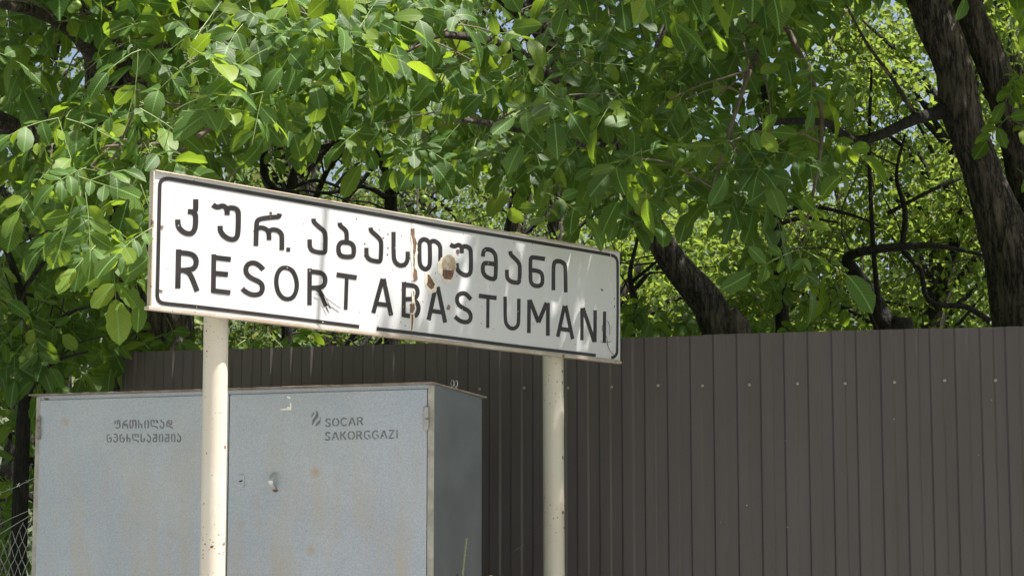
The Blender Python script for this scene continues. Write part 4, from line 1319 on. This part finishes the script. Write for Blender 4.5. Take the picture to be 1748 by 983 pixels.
# --- B: middle walnut, leaning trunk rising to the left from behind the fence
def tree_mid():
    random.seed(32)
    b = P(1262, 620, 10.6); b.z = 0; b.x += .25
    root = thing('walnut_tree', b, 'leaning walnut tree whose dark trunk rises just right of the sign', 'tree')
    t = lambda x, y, Y=10.6: P(x, y, Y)
    trunk(root, [b, t(1258, 620), t(1232, 566), t(1207, 514), t(1160, 460), t(1122, 405), t(1090, 350), t(1040, 250), t(960, 120), t(900, -40), t(880, -180)],
          [.13, .118, .108, .098, .085, .075, .068, .062, .055, .045, .03], M['bark'], 48, .025)
    bo = []
    bough(root, [(1060, 290, 10.6), (960, 240, 9.8), (860, 215, 9.0), (790, 205, 8.5)], [.04, .03, .018, .008], M['bark'], collect=bo)
    bough(root, [(1000, 190, 10.6), (880, 90, 9.6), (760, 60, 8.9), (690, 90, 8.6)], [.04, .028, .018, .008], M['bark'], collect=bo)
    bough(root, [(930, 60, 10.5), (800, -40, 9.6), (660, -60, 9.0)], [.035, .025, .015], M['bark'], collect=bo)
    bough(root, [(1075, 320, 10.6), (1010, 330, 9.6), (960, 345, 9.1), (925, 375, 8.9)], [.025, .018, .012, .006], M['twig'], collect=bo)
    bough(root, [(930, 60, 10.5), (1020, -30, 9.8), (1080, -60, 9.4)], [.03, .02, .01], M['bark'], collect=bo)
    f = newfol()
    fill(f, [(640, -60), (1080, -60), (1100, 80), (1060, 200), (1000, 260), (900, 300), (840, 330), (760, 290), (660, 270), (640, 180), (600, 60)], 88, 8.5, 9.6, 0.133, .6, bo, mind=24)
    fill(f, [(660, 180), (900, 200), (1040, 260), (1050, 360), (1000, 400), (930, 370), (850, 320), (700, 300)], 23, 8.6, 9.3, 0.136, .55, bo, mind=34)
    fill(f, [(560, -60), (1120, -60), (1120, 200), (1000, 260), (800, 260), (620, 180)], 24, 9.6, 10.8, 0.142, .6, bo)
    fill(f, [(560, -60), (1120, -60), (1130, 250), (1000, 300), (640, 240)], 170, 11.4, 14.0, .17, .7)
    fill(f, [(470, 160), (640, 160), (640, 230), (470, 215)], 9, 9.4, 10.4, 0.136, .6, bo)
    f.emit(root, 300); twigs_out(root, f, M['twig'])
    for q in ((809, 258, 8.5), (847, 232, 8.55), (672, 99, 8.5), (724, 340, 9.2), (952, 357, 8.8), (800, 5, 8.5)): nut(root, *q)
tree_mid()

# --- C: right forked walnut
def tree_right():
    random.seed(33)
    b = P(1745, 620, 11.0); b.z = 0
    root = thing('walnut_tree', b, 'thick forked walnut tree with rough bark at the far right', 'tree')
    t = lambda x, y, Y=11.0: P(x, y, Y)
    trunk(root, [b, t(1752, 600), t(1744, 520), t(1728, 440), t(1704, 370), t(1682, 310), t(1672, 280), t(1653, 228), t(1638, 178), t(1626, 111), t(1598, 40), t(1560, -60), t(1500, -220)],
          [.23, .185, .175, .155, .135, .116, .112, .108, .118, .108, .122, .115, .08], M['bark'], 72, .022)
    v, f = (None, None)
    W = [t(1770, 520, 11.25), t(1768, 420, 11.25), t(1752, 300, 11.2), t(1722, 190, 11.2), t(1690, 100, 11.2), t(1655, 20, 11.2), t(1640, -80, 11.3), t(1660, -240, 11.4)]
    ps, rr = spline(W, [.13, .12, .11, .10, .095, .09, .085, .07], .035)
    v, f = tube(ps, rr, 56, bump=.10, seed=3); obj('trunk', v, f, M['bark'], root, smooth=True)
    bo = []
    bough(root, [(1650, 176, 11.03), (1618, 187, 10.98), (1590, 195, 10.9), (1563, 203, 10.7), (1526, 220, 10.6), (1496, 233, 10.5), (1460, 240, 10.5), (1432, 226, 10.4), (1410, 210, 10.3), (1320, 210, 10.0), (1270, 240, 9.6)],
          [.05, .048, .036, .033, .030, .029, .027, .024, .021, .016, .008], M['bark_dark'], collect=bo, n=14, step=.04, bmp=.18)
    bough(root, [(1565, 200, 10.75), (1520, 130, 10.7), (1480, 75, 10.6), (1440, 0, 10.4)], [.014, .011, .009, .006], M['bark'], collect=bo)
    bough(root, [(1545, -150, 10.9), (1420, -60, 10.0), (1330, 20, 9.5), (1280, 120, 9.2)], [.05, .035, .02, .01], M['bark'], collect=bo)
    bough(root, [(1500, -120, 10.5), (1280, -80, 9.8), (1160, 10, 9.4), (1120, 80, 9.2)], [.04, .03, .02, .01], M['bark'], collect=bo)
    bough(root, [(1330, 20, 9.5), (1400, 180, 9.3), (1390, 320, 9.2), (1370, 400, 9.1)], [.016, .012, .008, .005], M['twig'], collect=bo)
    bough(root, [(1280, 120, 9.2), (1240, 240, 9.1), (1210, 340, 9.0)], [.012, .008, .005], M['twig'], collect=bo)
    f = newfol()
    fill(f, [(1080, -60), (1430, -60), (1400, 100), (1350, 230), (1320, 180), (1290, 60), (1180, 120), (1130, 40)], 42, 8.7, 9.9, 0.138, .55, bo, mind=24)
    fill(f, [(1060, 60), (1180, 120), (1270, 220), (1280, 300), (1210, 330), (1150, 290), (1060, 260)], 23, 8.7, 9.5, 0.136, .55, bo, mind=26)
    fill(f, [(1060, 280), (1150, 300), (1260, 310), (1280, 380), (1200, 400), (1130, 350), (1080, 380)], 13, 8.7, 9.3, 0.142, .55, bo, mind=30)
    fill(f, [(1290, 270), (1380, 200), (1410, 300), (1410, 400), (1370, 440), (1310, 390)], 15, 8.8, 9.5, 0.142, .5, bo, mind=32)
    fill(f, [(1080, -60), (1460, -60), (1440, 200), (1340, 360), (1260, 330), (1100, 280)], 17, 9.8, 10.8, 0.136, .6, bo)
    fill(f, [(1080, -60), (1430, -60), (1420, 180), (1330, 330), (1200, 340), (1080, 300)], 170, 11.2, 14.0, .15, .7)
    fill(f, [(1600, -70), (1780, -70), (1780, 20), (1700, 10)], 6, 9.0, 10, 0.142, .55, bo)
    fill(f, [(1700, 130), (1790, 120), (1790, 330), (1705, 320)], 8, 10.2, 10.7, 0.143, .55, None)
    # the rest of the crown, above the picture: it shades the fence, the cabinet and the right end of the sign
    fc = newfol()
    def top_z(y): return 1.62 + .2688 * y + .14
    def crown(n, x0, x1, y0, y1, dz, ok=None, lift=0.0):
        k = 0
        while k < n:
            x = random.uniform(x0, x1); y = random.uniform(y0, y1); z = top_z(y) + lift + random.uniform(.05, dz)
            if ok and not ok(x, y, z): continue
            a = random.uniform(0, 6.28)
            fc.compound(Vector((x, y, z)), Vector((math.cos(a), math.sin(a), -.3)), Vector((random.gauss(0, .3), random.gauss(0, .3), 1)), .19, 3, True)
            k += 1
    # open patch in the crown over the sign's left half
    def ok(x, y, z):
        xs = x - SUN_DIR.x / SUN_DIR.z * (z - 2.4); ysn = y - SUN_DIR.y / SUN_DIR.z * (z - 2.4)
        return xs > (-.46 if ysn < 8.9 else -.6) + .12 * math.sin(ysn * 5 + z)
    crown(300, .6, 5.4, 6.6, 9.4, 2.0, ok, 3.4)
    crown(260, 1.35, 4.5, 8.2, 9.4, 1.4, ok)
    # drooping outer boughs right of the picture
    k = 0
    while k < 600:
        y = random.uniform(1.5, 8.6); x = random.uniform(.285 * y + .5, 5.6); z = random.uniform(.3, 5.0)
        if z < 2.4 and x < .285 * y + .8: continue
        a = random.uniform(0, 6.28)
        fc.compound(Vector((x, y, z)), Vector((math.cos(a), math.sin(a), -.4)), Vector((random.gauss(0, .4), random.gauss(0, .4), 1)), .19, 3, True)
        k += 1
    crown(2300, -1.6, 6.0, 9.4, 15.0, 2.4, ok)
    f.leaf += fc.leaf; f.stalk += fc.stalk
    # dense boughs between the sun and the cabinet's right side
    for k in range(230):
        q = CO + CD * (CW + .02) - CN * random.uniform(-.1, CDEP + .1) + Vector((0, 0, random.uniform(.6, CZR + .1)))
        for _ in range(20):
            t_ = random.uniform(1.5, 6.0); p = q + SUN_DIR * t_
            if top_z(p.y) + .05 < p.z < top_z(p.y) + 1.5: break
        else: continue
        a = random.uniform(0, 6.28)
        f.compound(p + rv(.06), Vector((math.cos(a), math.sin(a), -.3)), Vector((random.gauss(.2, .3), random.gauss(0, .3), 1)), .19, 3, True)
    # bare bough whose shadow crosses the sign
    a_ = SPL(557, 345) + SUN_DIR * 3.4; b_ = SPL(541, 565) + SUN_DIR * 1.9
    ps, rr = spline([P(1560, -130, 11.0), Vector((1.6, 9.2, 5.3)), a_ + (a_ - b_) * .25, a_, b_], [.05, .03, .018, .014, .010], .06)
    v, ff = tube(ps, rr, 8, bump=.1); obj('branch', v, ff, M['bark'], root, smooth=True)
    f.emit(root, 300); twigs_out(root, f, M['twig'])
    for q in ((1226, 378, 8.8), (1232, 325, 8.9)): nut(root, *q)
tree_right()

# --- D: young walnut at the lower left
def tree_low():
    random.seed(34)
    b = P(40, 700, 10.2); b.z = 0
    root = thing('walnut_tree', b, 'dark young walnut at the lower left behind the cabinet', 'tree')
    t = lambda x, y, Y=10.2: P(x, y, Y)
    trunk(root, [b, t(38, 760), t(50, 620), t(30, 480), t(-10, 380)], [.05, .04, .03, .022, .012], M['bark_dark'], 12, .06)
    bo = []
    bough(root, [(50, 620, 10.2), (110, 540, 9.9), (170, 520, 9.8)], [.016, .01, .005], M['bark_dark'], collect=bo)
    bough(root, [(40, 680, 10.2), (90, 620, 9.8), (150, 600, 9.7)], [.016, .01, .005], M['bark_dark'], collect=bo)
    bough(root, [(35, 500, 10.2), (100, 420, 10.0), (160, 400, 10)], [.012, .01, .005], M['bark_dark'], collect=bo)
    f = newfol()
    fill(f, [(-40, 500), (60, 460), (140, 520), (120, 640), (60, 660), (-40, 700)], 31, 9.6, 10.4, 0.136, .55, bo, mind=18)
    fill(f, [(-30, 340), (130, 330), (200, 420), (190, 480), (60, 480), (-30, 480)], 15, 10.0, 11.2, 0.150, .55, bo)
    fill(f, [(90, 440), (200, 440), (210, 660), (100, 660)], 10, 10.2, 11.0, 0.143, .55, bo)
    fill(f, [(210, 540), (345, 560), (345, 600), (215, 610)], 6, 10.5, 10.9, 0.143, .55, bo)
    fill(f, [(390, 560), (560, 575), (540, 600), (390, 600)], 6, 10.5, 11.2, 0.143, .55, bo)
    fill(f, [(-60, 250), (240, 280), (330, 560), (330, 620), (-60, 760)], 150, 11.0, 14.0, .14, .7)
    fill(f, [(-40, 680), (60, 680), (50, 1000), (-40, 1000)], 18, 10.2, 11.2, 0.130, .6, bo)
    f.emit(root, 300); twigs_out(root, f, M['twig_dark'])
    for q in ((38, 613, 9.55), (52, 606, 9.6)): nut(root, *q)
tree_low()

# --- E: dark bare-branched trees in the shade between the walnuts and the bright wood
def scraggly(root, start, n, L, r_, mat, seed, up=.5, depth=2, acc=None):
    rr_ = random.Random(seed)
    top = acc is None
    if top: acc = []
    for k in range(n):
        p = start[rr_.randrange(len(start))] if isinstance(start, list) else start
        d = Vector((rr_.gauss(0, 1), rr_.gauss(0, .5), rr_.gauss(up * .6, .7))).normalized()
        pts = [p.copy()]; cur = p.copy()
        for i in range(6):
            d = (d + Vector((rr_.gauss(0, .28), rr_.gauss(0, .2), rr_.gauss(0, .28)))).normalized()
            cur = cur + d * (L / 6); pts.append(cur.copy())
        acc.append((pts, [r_ * (1 - .12 * i) for i in range(7)]))
        if depth > 0: scraggly(root, pts[2:], 3, L * .55, r_ * .5, mat, rr_.random(), up, depth - 1, acc)
    if top:
        v, f = merge([tube(p, q, 5, caps=False) for p, q in acc])
        obj('twigs', v, f, mat, root, kind='stuff')
def tree_dark(base_px, Y, label, stems, scr, fills, seed, nobj=60):
    random.seed(seed)
    b = P(base_px[0], base_px[1], Y); b.z = terrain_z(b.x, b.y)
    root = thing('shade_tree', b, label, 'tree')
    allp = []
    for k, (pts, rads) in enumerate(stems):
        W = [P(*q) for q in pts]
        if k == 0: W = [b] + W; rads = [rads[0] * 1.15] + list(rads)
        ps, rr = spline(W, rads, .06)
        v, f = tube(ps, rr, 12, bump=.15, seed=seed + k)
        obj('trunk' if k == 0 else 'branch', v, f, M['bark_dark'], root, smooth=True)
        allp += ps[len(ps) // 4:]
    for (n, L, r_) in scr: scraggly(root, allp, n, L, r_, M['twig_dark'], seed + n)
    f = newfol()
    for args in fills: fill(f, *args)
    if f.leaf: f.emit(root, nobj, M['twig_dark'])
tree_dark((668, 640), 12.5, 'dark slender tree behind the sign with a pale patch on its trunk',
          [([(668, 560, 12.5), (667, 361, 12.5), (664, 300, 12.5), (648, 262, 12.5), (655, 200, 12.5), (640, 80, 12.5)], [.045, .042, .038, .034, .03, .02]),
           ([(664, 340, 12.5), (620, 318, 12.3), (560, 330, 12.2), (520, 325, 12.1)], [.02, .016, .012, .006]),
           ([(667, 345, 12.5), (690, 310, 12.4), (730, 290, 12.4)], [.02, .015, .008])],
          [(9, 1.0, .008)], [([(560, 130), (680, 130), (690, 230), (560, 200)], 14, 11.4, 12.4, .12, .6, None)], 21)
tree_dark((480, 640), 12.8, 'bundle of thin dark leaning stems rising behind the sign\'s left half',
          [([(490, 560, 12.8), (495, 322, 12.8), (533, 262, 12.8), (570, 245, 12.6), (640, 215, 12.5)], [.04, .03, .022, .016, .01]),
           ([(500, 345, 12.7), (455, 310, 12.7), (452, 250, 12.6), (462, 180, 12.6), (470, 60, 12.6)], [.034, .03, .028, .026, .02]),
           ([(536, 345, 12.6), (560, 290, 12.5), (585, 262, 12.4), (620, 225, 12.4)], [.022, .016, .012, .006]),
           ([(480, 330, 12.7), (540, 308, 12.4), (600, 330, 12.3)], [.014, .012, .006])],
          [(12, 1.0, .008)], [([(380, 180), (470, 170), (480, 300), (400, 330)], 12, 11.6, 12.6, .115, .6, None)], 22)
tree_dark((1580, 680), 12.6, 'dark leaning tree with tangled bare branches left of the forked trunk',
          [([(1548, 610, 12.6), (1516, 562, 12.6), (1488, 508, 12.6), (1452, 455, 12.5), (1446, 440, 12.5), (1470, 430, 12.4), (1530, 422, 12.4), (1600, 420, 12.4), (1680, 436, 12.4)], [.092, .08, .062, .045, .036, .030, .028, .018, .008]),
           ([(1690, 548, 12.3), (1650, 524, 12.3), (1598, 520, 12.3), (1578, 500, 12.3), (1572, 462, 12.3), (1540, 430, 12.4)], [.02, .018, .016, .016, .014, .012]),
           ([(1500, 520, 12.5), (1492, 440, 12.4), (1486, 330, 12.4), (1484, 230, 12.4), (1488, 120, 12.4)], [.02, .016, .014, .012, .008]),
           ([(1540, 425, 12.4), (1545, 360, 12.4), (1530, 300, 12.4), (1545, 230, 12.4)], [.02, .018, .012, .008]),
           ([(1515, 365, 12.4), (1590, 325, 12.3), (1640, 305, 12.3)], [.014, .012, .010])],
          [(13, 1.1, .006)], [([(1400, 50), (1570, 60), (1580, 300), (1420, 280)], 26, 11.6, 12.6, .055, .7, None), ([(1330, 420), (1460, 450), (1450, 560), (1330, 570)], 14, 11.4, 12.6, .10, .6, None)], 23)
tree_dark((1330, 640), 12.0, 'thin dark upright tree between the leaning trunk and the forked trunk',
          [([(1335, 600, 12.0), (1332, 480, 12.0), (1326, 390, 12.0), (1322, 330, 12.0), (1318, 260, 12.0), (1300, 120, 12.0)], [.045, .04, .036, .034, .03, .02]),
           ([(1328, 365, 12.0), (1380, 352, 12.0), (1450, 366, 12.0), (1500, 385, 12)], [.018, .014, .010, .005]),
           ([(1326, 385, 12.0), (1370, 372, 12.0), (1430, 380, 12.0)], [.014, .011, .006])],
          [(11, 1.0, .006)], [([(1120, 20), (1330, 20), (1340, 330), (1120, 300)], 45, 11.6, 12.6, .06, .7, None), ([(1250, 420), (1330, 400), (1330, 560), (1250, 560)], 16, 11.4, 12.2, .11, .6, None),
                              ([(1170, 30), (1300, 30), (1330, 280), (1200, 260)], 14, 11.4, 12.4, .11, .6, None)], 24)
tree_dark((1075, 640), 12.4, 'dark bushy sapling above the fence by the sign\'s right end',
          [([(1078, 600, 12.4), (1085, 520, 12.4), (1075, 470, 12.4), (1090, 400, 12.4)], [.025, .02, .016, .01]),
           ([(1080, 480, 12.4), (1130, 440, 12.3), (1160, 425, 12.3)], [.012, .009, .005])],
          [(12, .8, .007)], [([(1060, 505), (1180, 520), (1200, 570), (1060, 580)], 26, 11.2, 12.2, .10, .6, None)], 25)

# --- F: the bright wood behind
def forest_tree(x, y, h, rad, n, mat, label, seed, leaf=.075, group=None):
    rr_ = np.random.default_rng(seed)
    z0 = terrain_z(x, y)
    root = thing('forest_tree', Vector((x, y, z0 - .1)), label, 'tree', group)
    pts = [Vector((x, y, z0 - .1)), Vector((x + rr_.normal(0, .15), y, z0 + h * .35)), Vector((x + rr_.normal(0, .3), y, z0 + h * .7)), Vector((x, y, z0 + h * .95))]
    ps, rr = spline(pts, [.16, .12, .08, .03], .25)
    v, f = tube(ps, rr, 10, bump=.12, seed=seed); obj('trunk', v, f, M['bark'], root, smooth=True)
    # limbs carrying leaf clumps
    nl = 44
    cl = []
    parts = []
    for k in range(nl):
        u = rr_.uniform(.06, 1.0)
        a = rr_.uniform(0, 2 * math.pi)
        r_ = rad * (1 - .55 * u ** 2) * rr_.uniform(.35, 1.0)
        c = np.array([x + r_ * math.cos(a), y + r_ * math.sin(a), z0 + h * (u * .95 + .03)])
        cl.append((c, rr_.uniform(.45, .9)))
        s = ps[min(len(ps) - 1, int(len(ps) * u * .8))]
        e = Vector(c)
        parts.append(tube([s, (s + e) * .5 + Vector((0, 0, .12)), e], [.035, .022, .006], 5, caps=False))
    v, f = merge(parts); obj('limbs', v, f, M['bark_dark'], root, kind='stuff')
    per = n // nl
    C = np.concatenate([np.array(c) + rr_.normal(0, 1, (per, 3)) * np.array([s * .42, s * .42, s * .26]) for c, s in cl])
    m = len(C)
    L = leaf * rr_.uniform(.6, 1.25, m)
    d = rr_.normal(0, 1, (m, 3)); d[:, 2] -= .5; d /= np.linalg.norm(d, axis=1)[:, None]
    nn = rr_.normal(0, .55, (m, 3)); nn[:, 2] += .9
    sx = np.cross(d, nn); sx /= np.linalg.norm(sx, axis=1)[:, None] + 1e-9
    nn = np.cross(sx, d)
    p0 = C; p1 = C + d * (L * .45)[:, None] + sx * (L * .30)[:, None] + nn * (L * .08)[:, None]
    p2 = C + d * L[:, None] - nn * (L * .08)[:, None]
    p3 = C + d * (L * .45)[:, None] - sx * (L * .30)[:, None] + nn * (L * .08)[:, None]
    pm = C + d * (L * .5)[:, None]
    V = np.stack([p0, p1, p2, p3], 1).reshape(-1, 3)
    Q = np.arange(m * 4).reshape(m, 4)
    T = np.concatenate([Q[:, [0, 1, 2]], Q[:, [0, 2, 3]]])
    fast_mesh('crown', V, T, mat, root, 'stuff', None, np.repeat(rr_.random(m), 4))
FT = [  # x, y, h, rad, n, mat, label
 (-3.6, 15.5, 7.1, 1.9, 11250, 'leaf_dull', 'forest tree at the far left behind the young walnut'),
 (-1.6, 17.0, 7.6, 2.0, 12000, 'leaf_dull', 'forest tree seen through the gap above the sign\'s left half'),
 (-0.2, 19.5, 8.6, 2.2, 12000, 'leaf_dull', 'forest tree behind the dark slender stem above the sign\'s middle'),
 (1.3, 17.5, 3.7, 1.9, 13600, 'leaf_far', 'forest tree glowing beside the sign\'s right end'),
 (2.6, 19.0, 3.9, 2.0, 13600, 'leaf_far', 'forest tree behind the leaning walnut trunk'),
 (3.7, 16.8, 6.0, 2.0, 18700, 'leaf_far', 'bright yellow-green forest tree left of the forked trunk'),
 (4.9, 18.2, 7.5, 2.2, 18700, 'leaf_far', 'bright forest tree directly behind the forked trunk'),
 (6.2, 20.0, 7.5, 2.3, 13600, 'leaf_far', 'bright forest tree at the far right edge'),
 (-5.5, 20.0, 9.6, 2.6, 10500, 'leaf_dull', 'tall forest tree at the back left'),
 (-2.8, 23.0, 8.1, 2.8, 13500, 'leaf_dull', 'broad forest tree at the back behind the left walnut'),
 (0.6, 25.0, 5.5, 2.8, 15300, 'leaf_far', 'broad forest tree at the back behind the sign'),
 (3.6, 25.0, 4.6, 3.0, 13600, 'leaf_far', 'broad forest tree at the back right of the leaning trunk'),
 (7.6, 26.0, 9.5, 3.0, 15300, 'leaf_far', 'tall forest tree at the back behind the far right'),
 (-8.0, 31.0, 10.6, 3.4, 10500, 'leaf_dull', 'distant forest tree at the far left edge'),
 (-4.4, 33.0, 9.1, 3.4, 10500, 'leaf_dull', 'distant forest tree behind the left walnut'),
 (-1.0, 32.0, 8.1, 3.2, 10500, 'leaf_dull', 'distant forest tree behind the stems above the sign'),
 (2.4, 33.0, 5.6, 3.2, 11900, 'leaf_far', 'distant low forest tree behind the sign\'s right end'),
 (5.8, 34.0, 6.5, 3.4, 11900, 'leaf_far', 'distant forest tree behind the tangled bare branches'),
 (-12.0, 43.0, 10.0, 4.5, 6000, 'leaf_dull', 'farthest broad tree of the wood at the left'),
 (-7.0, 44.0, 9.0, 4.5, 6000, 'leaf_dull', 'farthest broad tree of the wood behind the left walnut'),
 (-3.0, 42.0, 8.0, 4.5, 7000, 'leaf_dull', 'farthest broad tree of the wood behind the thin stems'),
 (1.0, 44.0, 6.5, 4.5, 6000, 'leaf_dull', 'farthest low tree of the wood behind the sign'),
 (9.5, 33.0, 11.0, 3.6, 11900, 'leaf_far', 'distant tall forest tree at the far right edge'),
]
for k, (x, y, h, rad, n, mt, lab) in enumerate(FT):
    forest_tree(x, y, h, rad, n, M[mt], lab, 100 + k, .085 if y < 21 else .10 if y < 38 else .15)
